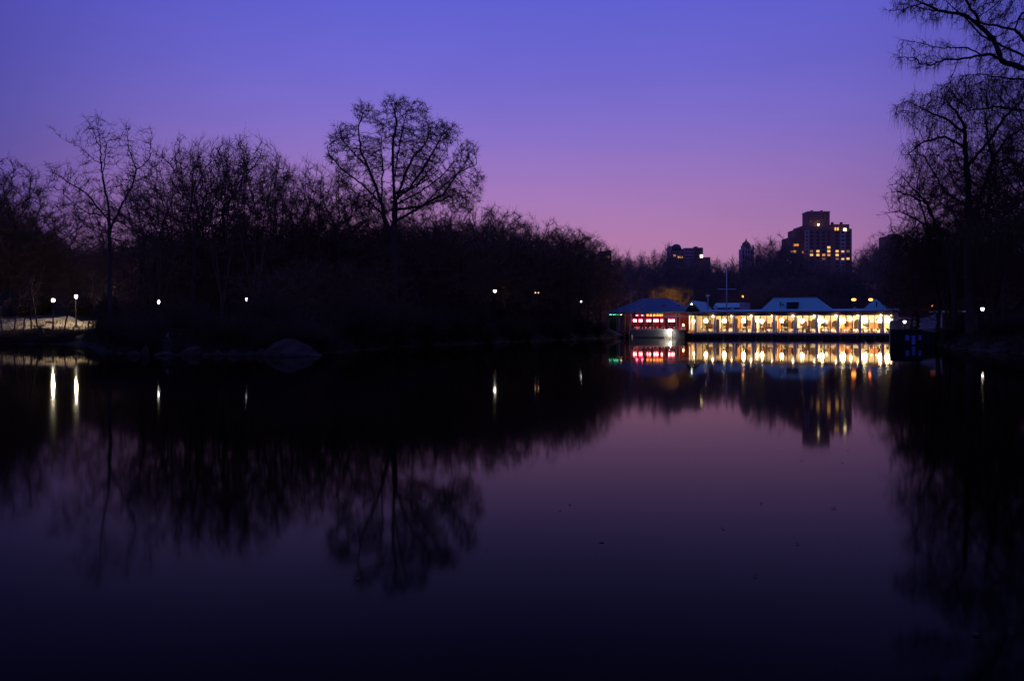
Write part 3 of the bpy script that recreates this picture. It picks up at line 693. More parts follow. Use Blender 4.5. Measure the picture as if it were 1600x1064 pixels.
cl = thing('assumed_canopy_lamp', 'small assumed warm lamp hanging under the dark terrace canopy', 'lamp', (SX(1431, cd), cd - .5, SZ(503, cd)))  # lamp assumed from the warm patches, added to light the back panel
MB().ball((0, 0, 0), .1, 8, 6).build('bulb', E['candle'], cl, True); MB().tube((0, 0, .1), (0, .6, .34), .02, None, 5).build('cord', M['black'], cl)
MB().box(SX(1430, cd), SX(1470, cd), cd - 4, cd - 3.8, .5, SZ(514, cd)).build('parapet', M['shed'], cn)

# ------------------------------------------------------------------ street lamps
def street_lamp(px, py, d, label, mat, r=.2, group='lamp posts in the park', arm=False):
    p = P(px, py, d); g0 = gz(p.x, p.y); h = p.z - g0
    o = thing('street_lamp', label, 'street lamp', (p.x, p.y, g0), 0, group)
    MB().lathe([(.2, -.3), (.2, .25), (.13, .35), (.1, .8), (.07, h - .5), (.07, h - .28), (.15, h - .26), (.15, h - .2)], 10).build('post', M['black'], o, True)
    MB().lathe([(r * .55, h - .195), (r, h - .02), (r * .95, h + .12), (r * .5, h + .24)], 12).build('lantern', mat, o, True)
    if mat in (E['sodium'], E['assumed_warm']): MB().lathe([(r * .52, h + .24), (r * .3, h + .32), (.02, h + .36)], 10).build('cap', M['black'], o, True)
    else: MB().lathe([(r * 1.9, h + .16), (r * 1.8, h + .24), (r * 1.2, h + .30), (r * .5, h + .36), (.04, h + .42), (.02, h + .55)], 10).build('cap', M['black'], o, True)
    return o
street_lamp(83, 469.5, 122, 'lit lamp post above the bright path, left and lower of the far left pair', E['street'], .17)
street_lamp(119, 463.5, 124, 'lit lamp post above the bright path, right one of the far left pair', E['street'], .145)
street_lamp(248, 472, 90, 'lit white lamp seen through trunks above the small square sign', E['street_faint'], .10)
street_lamp(385, 468, 93, 'tiny cool white lamp in the dark woods above the big sloping rock', E['street_cool'], .09)
street_lamp(773, 455, 138, 'bright white lamp in the woods right of the tall oak', E['street_dim'], .2)
street_lamp(907.5, 471.5, 155, 'small cool lamp at the end of the woods near the red pavilion', E['street_cool'], .15)
street_lamp(1535, 483, 124, 'white lamp glowing behind the hanging willow twigs on the right', E['street_dim'], .18)
street_lamp(1599, 491, 112, 'yellowish lamp cut by the right edge of the view', E['street_dim'], .14)
GS = 'orange lamps behind the restaurant'
street_lamp(1160.5, 463.5, 205, 'dim orange lamp behind the roof beside the flagpole', E['sodium'], .22, GS)
street_lamp(1334, 468.5, 186, 'bright orange lamp over the flat roof left of the pyramid roof', E['sodium'], .45, GS)
street_lamp(1360.5, 468.5, 186, 'bright orange lamp at the tip of the pyramid roof', E['sodium'], .42, GS)
street_lamp(1456, 479, 150, 'hidden orange lamp glowing in branches beside the shed', E['sodium'], .32, GS)
street_lamp(1050, 479, 184, 'assumed unseen lamp behind the pavilion roof lighting the golden trees', E['assumed_warm'], .3, GS)  # unseen lamp, added; assumed from the golden light on the trees
street_lamp(974, 483.5, 186, 'assumed unseen lamp behind the left pavilion lighting the reddish trees', E['assumed_warm'], .1, GS)  # not in view: added lamp, assumed from the reddish glow on these trees
street_lamp(1413.5, 503, 138.5, 'small white lamp hanging just right of the restaurant corner', E['small_white'], .2)
street_lamp(1217.2, 410.5, 330, 'tiny white light high in the trees left of the apartment tower', E['small_white'], .28)
for px in (836.5, 841.2):
    p = P(px, 457.5, 140); o = thing('path_light', 'pair of tiny pinkish lights through the branches in the middle of the woods', 'light', (p.x, p.y, gz(p.x, p.y)), 0, 'twin lights in the woods')
    h = p.z - gz(p.x, p.y); MB().tube((0, 0, -.2), (0, 0, h - .12), .05).build('post', M['black'], o); MB().ball((0, 0, h), .10, 8, 6).build('bulb', E['pinkshade_dim'], o)

# ------------------------------------------------------------------ sign, rail, rocks, leaves
p = P(260, 522.8, 74); g0 = gz(p.x, p.y)
sg = thing('sign', 'small square white sign on a post above the rocks', 'sign', (p.x, p.y, g0)); h = p.z - g0
MB().box(-.05, .05, -.02, .06, -.3, h + .15).build('post', M['black'], sg)
MB().box(-.17, .17, -.06, -.022, h - .17, h + .17).build('board', M['signface'], sg)
MB().box(-.11, .11, -.068, -.0605, h - .012, h + .012).box(-.012, .012, -.069, -.0685, h - .11, h + .11).build('marking', M['black'], sg)
fe = thing('rustic_fence', 'low rustic wooden rail behind the small white sign', 'fence')
x0, x1 = P(268, 0, 76).x, P(311, 0, 76).x
for k in range(4):
    x = x0 + (x1 - x0) * k / 3; z = gz(x, 76); MB().tube((x, 76, z - .3), (x, 76, z + .75), .06, None, 7).build('post', M['bark_brown'], fe)
for zz in (.35, .68):
    for k in range(3):
        a = x0 + (x1 - x0) * k / 3; b = x0 + (x1 - x0) * (k + 1) / 3; MB().tube((a, 75.96, gz(a, 76) + zz), (b, 75.96, gz(b, 76) + zz), .045, None, 6).build('rail', M['bark_brown'], fe)

def boulder(px0, px1, ytop, ywat, label, seed, d=None, group=None, peak=.5):
    d = d or EYE * F / (ywat - HY)
    a = P(px0, ywat, d); b = P(px1, ywat, d); w = b.x - a.x; h = P(0, ytop, d + .3 * w).z
    r = np.random.default_rng(seed); nu, nv = 10, 6; v = []
    ph = r.uniform(0, 6.28, 8)
    for j in range(nv):
        for i in range(nu):
            an = 2 * pi * i / nu; q = j / (nv - 1); rad = (1 - q ** 1.5) * .96 + .05
            wob = 1 + .16 * math.sin(2 * an + ph[0]) + .1 * math.sin(3 * an + ph[1] + 3 * q) + r.uniform(-.13, .13)
            x = .5 * w * rad * wob * math.cos(an) + (peak - .5) * w * q; y = .42 * w * rad * wob * math.sin(an)
            z = h * (q ** .85 * (1 + .10 * math.sin(9 * x / max(w, .1) + ph[2])) + (.0 if j in (0, nv - 1) else r.uniform(-.09, .07)))
            z = z if j else -.7
            v.append((x, y, z))
    f = [(j * nu + i, j * nu + (i + 1) % nu, (j + 1) * nu + (i + 1) % nu, (j + 1) * nu + i) for j in range(nv - 1) for i in range(nu)] + [tuple(range((nv - 1) * nu, nv * nu))]
    o = MB().add(v, f).build('boulder', M['rock']); o.location = ((a.x + b.x) / 2, d + .42 * w, 0)
    return tag(o, label, 'rock', group or 'boulders along the left water edge')
def slab_rock(pts, ywat, label, seed):
    d = EYE * F / (ywat - HY); r = np.random.default_rng(seed); x0 = P(pts[0][0], 0, d).x; v = []; n = len(pts)
    hm = max((ywat - y) for _, y in pts) / F * d
    for px, py in pts:
        x = P(px, 0, d).x - x0; h = max(.03, (ywat - py) / F * d); k = h / hm
        for yy, zz in ((-.1, -.6), (.0, .02 + .12 * h), (.35 + .4 * k, .55 * h), (.6 + 1.0 * k, h), (1.3 + 1.4 * k, .8 * h), (2.4 + 1.8 * k, -.6)):
            v.append((x + r.uniform(-.16, .16), yy + r.uniform(-.25, .25), zz + r.uniform(-.16, .12) * (zz > .1)))
    f = [(i * 6 + j, (i + 1) * 6 + j, (i + 1) * 6 + j + 1, i * 6 + j + 1) for i in range(n - 1) for j in range(5)] + [tuple(range(5, -1, -1)), tuple((n - 1) * 6 + q for q in range(6))]
    o = MB().add(v, f).build('boulder', M['rock']); o.location = (x0, d, 0); return tag(o, label, 'rock', 'boulders along the left water edge')
slab_rock([(409, 556), (413, 548), (421, 537), (430, 530), (440, 527), (449, 529), (460, 534), (471, 540), (480, 543), (489, 549), (497, 554), (500, 557)], 557, 'largest grey rock, sloping down to the right into the water', 1)
boulder(218, 231, 537, 556, 'upright grey boulder at the left end of the row below the sign', 2)
boulder(196, 216, 547, 556.5, 'low flat rock left of the upright boulder', 3)
boulder(236, 268, 549, 556, 'long low slab right of the upright boulder', 4)
boulder(272, 312, 539, 555.5, 'wedge shaped slab rising to the right below the rustic rail', 5, peak=.72)
for k, (a, b, y) in enumerate(((315, 326, 551), (329, 347, 547), (351, 374, 546), (381, 397, 548), (396, 416, 543))):
    boulder(a, b, y, 556, 'low grey boulder in the row left of the largest sloping rock', 10 + k)
boulder(42, 70, 511, 534, 'dark boulder by the water below the lamp-lit path', 20, d=115)
boulder(1562, 1592, 541, 552, 'pale rock at the water edge below the right willow', 21, d=76)
boulder(1502, 1530, 543, 549, 'flat dark rock at the water edge right of the dock', 22, d=84)
boulder(968, 980, 520, 527, 'small dark rock left of the pale birch trunk', 23, d=172)

lf = np.random.default_rng(5); v = []; f = []
for px, py in [(890, 788), (940, 846), (1190, 787), (1130, 826), (1316, 723), (1253, 720), (1302, 794), (875, 797), (1246, 850), (1525, 992), (560, 905), (1180, 900), (760, 860), (1080, 688), (1325, 704)]:
    d = EYE * F / (py - HY); x = (px - CX) / F * d; an = lf.uniform(0, 6.28); s = lf.uniform(.012, .026) * (1 + d / 40); n = len(v)
    for q, rr_ in ((0, 1.2), (1.2, .55), (2.6, .6), (3.14, 1.0), (4.2, .5), (5.4, .6)): v.append((x + s * rr_ * math.cos(an + q), d + s * rr_ * math.sin(an + q), .006 + .012 * lf.random()))
    for k in range(1, 5): f.append((n, n + k, n + k + 1))
o = link('floating_leaves', mesh_np('floating_leaves', v, f, M['leaf'])); tag(o, 'scattered dead leaves floating on the dark lake', 'leaves', kind='stuff')
#TREES
# ------------------------------------------------------------------ bare trees: grown by space colonisation, then twigs
def norm(a): return a / np.maximum(np.linalg.norm(a, axis=-1, keepdims=True), 1e-9)

def grow(polys, att, D=.45, di=6.0, dk=.7, trop=(0, 0, .1), jit=.18, iters=160, seed=0, maxn=24000):
    rng = np.random.default_rng(seed)
    pos = np.zeros((maxn, 3)); par = np.full(maxn, -1); nch = np.zeros(maxn, int); n = 0
    for pl in polys:
        pl = [np.array(q, float) for q in pl]
        if n == 0: pos[0] = pl[0]; n = 1; cur = 0
        else: cur = int(np.argmin(((pos[:n] - pl[0]) ** 2).sum(1)))
        prev = pl[0]
        for q in pl[1:]:
            m = max(1, int(round(np.linalg.norm(q - prev) / D)))
            for k in range(1, m + 1):
                p = prev + (q - prev) * k / m + rng.normal(0, D * .10, 3) * (k < m)
                pos[n] = p; par[n] = cur; nch[cur] += 1; cur = n; n += 1
            prev = q
    nd = np.full(len(att), 1e9); ni = np.zeros(len(att), int)
    def upd(a, b):
        for s in range(a, b, 256):
            e = min(b, s + 256)
            d = np.sqrt(((att[:, None, :] - pos[None, s:e]) ** 2).sum(-1)); j = d.argmin(1); dm = d[np.arange(len(att)), j]
            w = dm < nd; nd[w] = dm[w]; ni[w] = s + j[w]
    upd(0, n); dead = nd < dk
    for it in range(iters):
        act = (~dead) & (nd < di)
        if not act.any(): break
        acc = np.zeros((n, 3)); np.add.at(acc, ni[act], norm(att[act] - pos[ni[act]]))
        ids = np.unique(ni[act]); ids = ids[nch[ids] < 3]
        if len(ids) == 0: break
        dr = norm(norm(acc[ids]) + np.array(trop) + rng.normal(0, jit, (len(ids), 3)))
        new = pos[ids] + dr * D * rng.uniform(.8, 1.2, (len(ids), 1)); m = len(ids)
        if n + m > maxn: break
        pos[n:n + m] = new; par[n:n + m] = ids; nch[ids] += 1
        upd(n, n + m); n += m; dead |= nd < dk
    return pos[:n].copy(), par[:n].copy()

def radii(par, r0, ex, n):
    acc = np.zeros(n)
    r = np.zeros(n)
    for i in range(n - 1, -1, -1):
        r[i] = max(r0 ** ex, acc[i])
        if par[i] >= 0: acc[par[i]] += r[i] * 1.002
    return r ** (1 / ex)

def tube_mesh(pos, par, rad, rsplit):
    """continuous tapered tubes along the main line of every fork; returns thick and thin triangle soups"""
    n = len(pos); best = np.full(n, -1)
    for i in range(n):
        p = par[i]
        if p >= 0 and (best[p] < 0 or rad[i] > rad[best[p]]): best[p] = i
    starts = [i for i in range(n) if par[i] < 0 or best[par[i]] != i]
    out = {0: ([], [], 0), 1: ([], [], 0)}
    for s in starts:
        ch = [] if par[s] < 0 else [par[s]]
        i = s
        while i >= 0: ch.append(i); i = best[i]
        pts = pos[ch]; r = rad[ch].copy()
        if par[s] >= 0: r[0] = min(r[0], r[1] * 1.25)
        r[-1] *= .5
        if len(pts) < 2: continue
        # split into a thick run and a thin run
        k = int((r > rsplit).sum()); runs = []
        if k >= 2: runs.append((0, 0, k + (k < len(r))))
        if k < len(r): runs.append((1, max(0, k - 1) if k >= 2 else 0, len(r)))
        for b, a0, a1 in runs:
            q = pts[a0:a1]; rr = r[a0:a1]
            if len(q) < 2: continue
            sides = 8 if rr.max() > .16 else 5 if rr.max() > .06 else 3
            t = np.gradient(q, axis=0); t = norm(t); mt = np.abs(t.mean(0)); ref = np.eye(3)[mt.argmin()]
            u = norm(np.cross(t, ref)); w = np.cross(t, u); an = 2 * pi * np.arange(sides) / sides
            ring = q[:, None] + rr[:, None, None] * (u[:, None] * np.cos(an)[None, :, None] + w[:, None] * np.sin(an)[None, :, None])
            m = len(q); base = out[b][2]; idx = base + np.arange(m * sides).reshape(m, sides); nx_ = np.roll(idx, -1, 1)
            tr = np.concatenate([np.stack([idx[:-1], nx_[:-1], nx_[1:]], -1).reshape(-1, 3), np.stack([idx[:-1], nx_[1:], idx[1:]], -1).reshape(-1, 3)])
            out[b][0].append(ring.reshape(-1, 3)); out[b][1].append(tr); out[b] = (out[b][0], out[b][1], base + m * sides)
    res = []
    for b in (0, 1):
        res.append((np.concatenate(out[b][0]), np.concatenate(out[b][1])) if out[b][0] else (np.zeros((0, 3)), np.zeros((0, 3), int)))
    return res

def strands(pts, r):
    """(S,m,3) points, (S,) base radius -> three sided tapering twigs ending in a point"""
    Sn, m, _ = pts.shape; t = norm(pts[:, -1] - pts[:, 0]); ref = np.where(np.abs(t[:, 2:3]) > .8, np.array([[1., 0, 0]]), np.array([[0, 0, 1.]]))
    u = norm(np.cross(t, ref)); w = np.cross(t, u); an = 2 * pi * np.arange(3) / 3
    off = u[:, None] * np.cos(an)[None, :, None] + w[:, None] * np.sin(an)[None, :, None]
    tap = (1 - np.arange(m - 1) / (m - 1) * .75)
    rings = pts[:, :-1, None] + off[:, None] * (r[:, None] * tap[None])[:, :, None, None]
    v = np.concatenate([rings.reshape(Sn, -1, 3), pts[:, -1:]], 1); nv = v.shape[1]; tri = []
    for k in range(m - 2):
        for i in range(3):
            a, b = 3 * k + i, 3 * k + (i + 1) % 3; tri += [(a, b, b + 3), (a, b + 3, a + 3)]
    for i in range(3): tri.append((3 * (m - 2) + i, 3 * (m - 2) + (i + 1) % 3, nv - 1))
    tri = np.array(tri)[None] + (np.arange(Sn) * nv)[:, None, None]
    return v.reshape(-1, 3), tri.reshape(-1, 3)

def twigs(pos, par, rad, rng, rt, per, length, r, bias=(0, 0, .25), spread=.8, sub=2, droop=None, sub_len=.5):
    cand = np.where((rad < rt) & (par >= 0))[0]
    cand = np.repeat(cand, per); cand = cand[rng.random(len(cand)) < .85]
    d0 = norm(pos[cand] - pos[par[cand]]); n = len(cand)
    base = pos[cand] + (pos[par[cand]] - pos[cand]) * rng.random((n, 1))
    dr = norm(d0 + rng.normal(0, spread, (n, 3)) + np.array(bias)); Ln = length * rng.uniform(.45, 1.15, (n, 1))
    parts_ = []
    if droop is None:
        mid = base + dr * Ln * .5; d2 = norm(dr + rng.normal(0, .3, (n, 3)) + np.array(bias) * .8); tip = mid + d2 * Ln * .55
        parts_.append(strands(np.stack([base, mid, tip], 1), np.full(n, r) * rng.uniform(.7, 1.2, n)))
        for s in range(sub):
            f = rng.random((n, 1)); st = np.where(f < .5, base + (mid - base) * f * 2, mid + (tip - mid) * (f * 2 - 1))
            d3 = norm(dr + rng.normal(0, .75, (n, 3)) + np.array(bias) * .7)
            parts_.append(strands(np.stack([st, st + d3 * Ln * sub_len * rng.uniform(.5, 1.2, (n, 1))], 1), np.full(n, r * .62)))
    else:
        Ld = droop * rng.uniform(.35, 1.1, (n, 1)); P_ = [base]; v = dr * .45; g_ = np.array([0, 0, -1.])
        for k in range(5):
            v = norm(v + g_ * (.55 + .25 * k) + rng.normal(0, .10, (n, 3))); P_.append(P_[-1] + v * Ld / 5)
        parts_.append(strands(np.stack(P_, 1), np.full(n, r) * rng.uniform(.7, 1.2, n)))
    return parts_

def soup(parts_):
    vs, ts, o = [], [], 0
    for v, t_ in parts_:
        if len(v) == 0: continue
        vs.append(v); ts.append(t_ + o); o += len(v)
    return np.concatenate(vs), np.concatenate(ts)

def make_tree(polys, att, seed, D=.45, di=6.0, dk=.7, trop=(0, 0, .1), jit=.18, r0=.014, ex=2.1, rsplit=.06, twig=None, bark='bark', twigm='twig', extra=None):
    rng = np.random.default_rng(seed + 100)
    pos, par = grow(polys, att, D, di, dk, trop, jit, seed=seed)
    rad = radii(par, r0, ex, len(pos))
    # root flare
    low = np.clip(1 - (pos[:, 2] - pos[0, 2]) / 1.2, 0, 1); rad = rad * (1 + .35 * low ** 2 * (np.hypot(pos[:, 0] - pos[0, 0], pos[:, 1] - pos[0, 1]) < .8))
    thick, thin = tube_mesh(pos, par, rad, rsplit)
    ps = [thin]
    for tw_ in (twig or []): ps += twigs(pos, par, rad, rng, **tw_)
    cv, ctr = soup(ps)
    top = float(np.percentile(cv[:, 2], 99.9))
    tm = mesh_np('trunk', *thick, M[bark], True) if len(thick[0]) else None
    return dict(trunk=tm, crown=mesh_np('crown', cv, ctr, M[twigm]), top=top, tris=len(ctr) + len(thick[1]))

TRI = [0]
def spawn(tree, name, loc, rz=0, s=1.0, label=None, cat='tree', group=None, sxy=1.0):
    o = thing(name, label, cat, loc, rz, group); o.scale = (s * sxy, s * sxy, s)
    if tree['trunk']: link('trunk', tree['trunk'], o)
    link('crown', tree['crown'], o)
    return o

def blob(rng, n, c, r, shell=.05):
    u = norm(rng.normal(0, 1, (n, 3))); q = (shell + (1 - shell) * rng.random((n, 1)) ** .42)
    return np.array(c) + u * q * np.array(r)

def hero(px0, pyb, d):
    """local metres from photo pixels round a base point at depth d"""
    b = P(px0, pyb, d)
    return b, (lambda px, py, y=0.0: ((px - px0) / F * d, y, (pyb - py) / F * d)), (lambda q: q / F * d)

TW = dict(rt=.05, per=2, length=.95, r=.018)
TWD = dict(rt=.05, per=4, length=.9, r=.018)

# --- the tall oak with a twin stem
b, L_, S_ = hero(617, 535, 106); rg_ = np.random.default_rng(1)
polys = [[L_(617, 540), L_(616, 440, .2), L_(615, 372), L_(617, 318, .3), L_(615, 290), L_(613, 255, .3), L_(614, 225), L_(619, 185, .4), L_(617, 168)],
         [L_(614, 380), L_(601, 345, -.6), L_(598, 318, -1), L_(600, 268, -1.4), L_(597, 230, -1.2), L_(600, 195, -1)],
         [L_(600, 330, -1), L_(585, 290, .5), L_(572, 258, 1), L_(560, 232, 1.4), L_(556, 190, 1.2), L_(566, 166, 1)],
         [L_(572, 258, 1), L_(545, 230, 2.2), L_(524, 205, 2.6)],
         [L_(597, 322, -1), L_(572, 295, -2), L_(545, 275, -3), L_(522, 250, -3.2), L_(519, 235, -3.4)],
         [L_(617, 318, .3), L_(632, 270, 1), L_(644, 240, 1.5), L_(664, 215, 2), L_(672, 190, 2.2)],
         [L_(618, 312, .3), L_(645, 298, -2), L_(672, 260, -3), L_(690, 230, -3.4), L_(700, 208, -3.5)],
         [L_(618, 302, .2), L_(650, 285, 2), L_(680, 246, 3.2), L_(696, 222, 3.4)],
         [L_(619, 330, .3), L_(655, 322, 2), L_(690, 300, 3), L_(715, 262, 3.4), L_(732, 238, 3.4)],
         [L_(616, 350, 0), L_(660, 330, -2), L_(700, 318, -3), L_(735, 305, -3), L_(752, 288, -2.6)],
         [L_(660, 330, -2), L_(700, 296, -3.4), L_(725, 275, -3.6), L_(748, 265, -3.4)],
         [L_(617, 306, .2), L_(650, 291, .8), L_(678, 268, 1.2), L_(700, 240, 1)], [L_(617, 322, .2), L_(655, 305, -1), L_(690, 282, -1.6), L_(712, 258, -2)], [L_(598, 338, -.6), L_(570, 312, 1), L_(548, 296, 1.6), L_(530, 288, 2)],
         [L_(615, 300, 0), L_(622, 262, -2), L_(632, 220, -3), L_(640, 180, -3)]]
LOBES = [(566, 170, 19, 18), (530, 193, 22, 17), (620, 163, 26, 20), (612, 195, 30, 24), (590, 182, 16, 16), (657, 172, 19, 20), (682, 190, 22, 20), (660, 205, 22, 20), (704, 213, 20, 20), (733, 245, 20, 20), (744, 273, 16, 22),
         (736, 303, 20, 15), (530, 222, 22, 17), (520, 246, 13, 14), (551, 236, 22, 20), (575, 226, 24, 22), (637, 232, 24, 24), (676, 243, 26, 24), (702, 285, 30, 26), (650, 282, 28, 24), (710, 318, 28, 12), (540, 266, 20, 16),
         (585, 300, 24, 24), (590, 262, 20, 22), (722, 326, 24, 11), (690, 302, 28, 18), (534, 286, 16, 14), (602, 312, 24, 22), (640, 312, 24, 20), (660, 258, 26, 24), (655, 322, 30, 16), (565, 318, 26, 16), (617, 250, 18, 26), (720, 262, 18, 18)]
att = np.concatenate([blob(rg_, int(c_ * d_ * .62) + 40, L_(a_, b_, rg_.uniform(-4.2, 4.2)), (S_(c_), S_(c_) * 1.1, S_(d_))) for a_, b_, c_, d_ in LOBES])
oak = make_tree(polys, att, 11, D=.36, dk=.44, di=4.5, jit=.2, r0=.0145, ex=2.15, trop=(0, 0, .05), twig=[dict(rt=.032, per=4, length=.75, r=.022, bias=(0, 0, .1), spread=.8, sub=3)])
spawn(oak, 'oak_tree', (b.x, b.y, gz(b.x, b.y) - .3), label='tallest bare tree, a broad twin-stemmed crown standing high above the left woods', s=.955, sxy=1.03)
TRI[0] += oak['tris']; OAK_DZ = b.z - gz(b.x, b.y)

# --- forked tree at the left, long ascending limbs
b, L_, S_ = hero(172, 552, 84); rg_ = np.random.default_rng(2)
polys = [[L_(172, 556), L_(170, 460, .2), L_(172, 400), L_(168, 345, .2), L_(158, 290), L_(154, 245, .3), L_(152, 200)],
         [L_(171, 385), L_(185, 345, .6), L_(200, 310, 1), L_(206, 285, 1), L_(193, 255, 1.2), L_(190, 212, 1)],
         [L_(206, 288, 1), L_(222, 268, 1.6), L_(228, 228, 1.4), L_(226, 212, 1.2)],
         [L_(202, 305, 1), L_(225, 302, 0), L_(245, 298, -1)],
         [L_(170, 370), L_(145, 330, -1), L_(128, 318, -1.5), L_(102, 300, -1.8), L_(86, 282, -2)],
         [L_(156, 280), L_(130, 255, -1), L_(108, 245, -1.4), L_(92, 228, -1.5)],
         [L_(165, 360), L_(130, 355, 1.2), L_(105, 340, 1.6), L_(84, 322, 1.8)],
         [L_(154, 250), L_(140, 225, .8), L_(128, 208, 1)], [L_(160, 300), L_(172, 250, -.8), L_(166, 235, -1)]]
att = np.concatenate([blob(rg_, 260, L_(150, 245), (S_(32), 2.5, S_(48))), blob(rg_, 360, L_(205, 265), (S_(40), 3, S_(48))), blob(rg_, 420, L_(115, 310), (S_(42), 3, S_(36))), blob(rg_, 420, L_(170, 345), (S_(85), 3.5, S_(45)))])
fk = make_tree(polys, att, 12, D=.4, dk=.62, di=4, jit=.18, r0=.013, ex=2.12, twig=[dict(rt=.04, per=2, length=.9, r=.019, bias=(0, 0, .3), spread=.7, sub=2)])
spawn(fk, 'bare_tree', (b.x, b.y, gz(b.x, b.y) - .3), label='open forked tree with long ascending limbs left of the dense thicket')
TRI[0] += fk['tris']

# --- prototypes
def proto_round(seed, h=16, w=6.5, base=4.0, natt=900, dens=TWD, twigm='twig', bark='bark'):
    r = np.random.default_rng(seed)
    polys = [[(0, 0, -.5), (r.normal(0, .2), r.normal(0, .2), base * .5), (r.normal(0, .3), r.normal(0, .3), base), (r.normal(0, .6), r.normal(0, .6), h * .6)]]
    att = [blob(r, natt // 2, (0, 0, base + (h - base) * .52), (w * .8, w * .8, (h - base) * .5))]
    for k in range(6):
        a = r.uniform(0, 6.28); att.append(blob(r, natt // 10, (w * .55 * math.cos(a), w * .55 * math.sin(a), r.uniform(base + 2, h * .8)), (w * .42, w * .42, (h - base) * .24)))
    return make_tree(polys, np.concatenate(att), seed, D=.5, dk=.8, di=5, jit=.13, r0=.016, ex=2.15, twig=[dens], twigm=twigm, bark=bark)
def proto_vase(seed, h=17, w=5, stems=5, natt=700):
    r = np.random.default_rng(seed); polys = []
    for k in range(stems):
        a = 6.28 * k / stems + r.uniform(-.4, .4); q = r.uniform(.35, 1)
        st = (0, 0, -.5) if k == 0 else (0, 0, r.uniform(.5, 3))
        polys.append([st, (.2 * w * q * math.cos(a), .2 * w * q * math.sin(a), h * .3), (.5 * w * q * math.cos(a), .5 * w * q * math.sin(a), h * .62), (.75 * w * q * math.cos(a + .3), .75 * w * q * math.sin(a + .3), h * .9)])
    z = r.uniform(.3, 1, natt) ** .8 * h; q = np.sqrt(r.random(natt)) * (.25 + .75 * np.clip(z / h, 0, 1)) * w; a = r.uniform(0, 6.28, natt)
    top = 1 - .25 * (q / w) ** 2
    att = np.stack([q * np.cos(a), q * np.sin(a), z * top], -1)
    return make_tree(polys, att, seed, D=.5, dk=.85, di=4, jit=.1, trop=(0, 0, .4), r0=.013, ex=2.2,
                     twig=[dict(rt=.04, per=2, length=1.15, r=.0145, bias=(0, 0, .8), spread=.6, sub=1, sub_len=.6)])
def proto_shrub(seed, h=3.2, w=2.6, n=240, twigm='twig_dark'):
    r = np.random.default_rng(seed); a = r.uniform(0, 6.28, n); q = np.sqrt(r.random(n)) * w * .5
    base = np.stack([q * np.cos(a) * .5, q * np.sin(a) * .5, np.full(n, -.1)], -1); dr = norm(np.stack([np.cos(a) * r.uniform(0, .9, n), np.sin(a) * r.uniform(0, .9, n), np.ones(n)], -1))
    ln = h * r.uniform(.5, 1.1, (n, 1)); p1 = base + dr * ln * .45 + r.normal(0, .1, (n, 3)); p2 = p1 + norm(dr + r.normal(0, .25, (n, 3))) * ln * .35; p3 = p2 + norm(dr + r.normal(0, .4, (n, 3)) - [0, 0, .2]) * ln * .3
    ps = [strands(np.stack([base, p1, p2, p3], 1), np.full(n, .028))]
    for k in range(5):
        f = r.random((n, 1)); st = p1 + (p2 - p1) * f if k % 2 else p2 + (p3 - p2) * f
        d3 = norm(dr + r.normal(0, .8, (n, 3))); ps.append(strands(np.stack([st, st + d3 * h * r.uniform(.12, .35, (n, 1))], 1), np.full(n, .017)))
    v, t_ = soup(ps); return dict(trunk=None, crown=mesh_np('crown', v, t_, M[twigm]), top=float(np.percentile(v[:, 2], 99)), tris=len(t_))

RND = [proto_round(s, base=2.6, natt=1100) for s in (21, 22, 23)]
DENSE = [proto_round(s, 14, 6.4, 1.6, 1500, dict(rt=.05, per=5, length=1.0, r=.019, spread=.95, sub=2)) for s in (31, 32, 33)]
VASE = [proto_vase(s, stems=k) for s, k in ((41, 5), (42, 6), (43, 4))]
SHR = [proto_shrub(s) for s in (51, 52, 53)]
SHRT = [proto_shrub(54, 4.5, 3.0, 300), proto_shrub(55, 4.0, 3.4, 300, 'twig_willow')]
for q in RND + DENSE + VASE + SHR + SHRT: TRI[0] += q['tris']

def recolour(tree, m):
    c = dict(tree); c['crown'] = tree['crown'].copy(); c['crown'].materials.clear(); c['crown'].materials.append(M[m])
    if tree['trunk']:
        c['trunk'] = tree['trunk'].copy(); c['trunk'].materials.clear(); c['trunk'].materials.append(M[m])
    return c
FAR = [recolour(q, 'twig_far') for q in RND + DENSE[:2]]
LAMPS = [(83, 122), (119, 124), (248, 90), (385, 93), (773, 138), (907, 155), (839, 140), (1535, 124)]
def clear(px, d, half):
    return all(not (d < ld and abs(px - lp) < half) for lp, ld in LAMPS)
def zone(px):
    for e, w in ((70, 'at the far left edge'), (160, 'above the lamp-lit path'), (240, 'behind the forked tree'), (330, 'behind the left half of the thicket'), (430, 'above the large sloping rock'),
                 (540, 'between the thicket and the tall oak'), (660, 'around the trunk of the tall oak'), (740, 'just right of the tall oak'), (800, 'around the bright lamp right of the oak'), (870, 'near the twin pinkish lights'), (2000, 'at the pavilion end of the woods')):
        if px < e: return w
rp_ = random.Random(5)
def place(tree, px, top, d, label, group, name='bare_tree', cat='tree', sxy=1.0, smax=1.9):
    p = P(px, top, d); g0 = gz(p.x, p.y); s = (p.z - g0) / tree['top']
    if s <= .12 or s > smax: s = min(max(s, .12), smax)
    return spawn(tree, name, (p.x, p.y, g0 - .15), rp_.uniform(0, 6.28), s, label, cat, group, sxy)

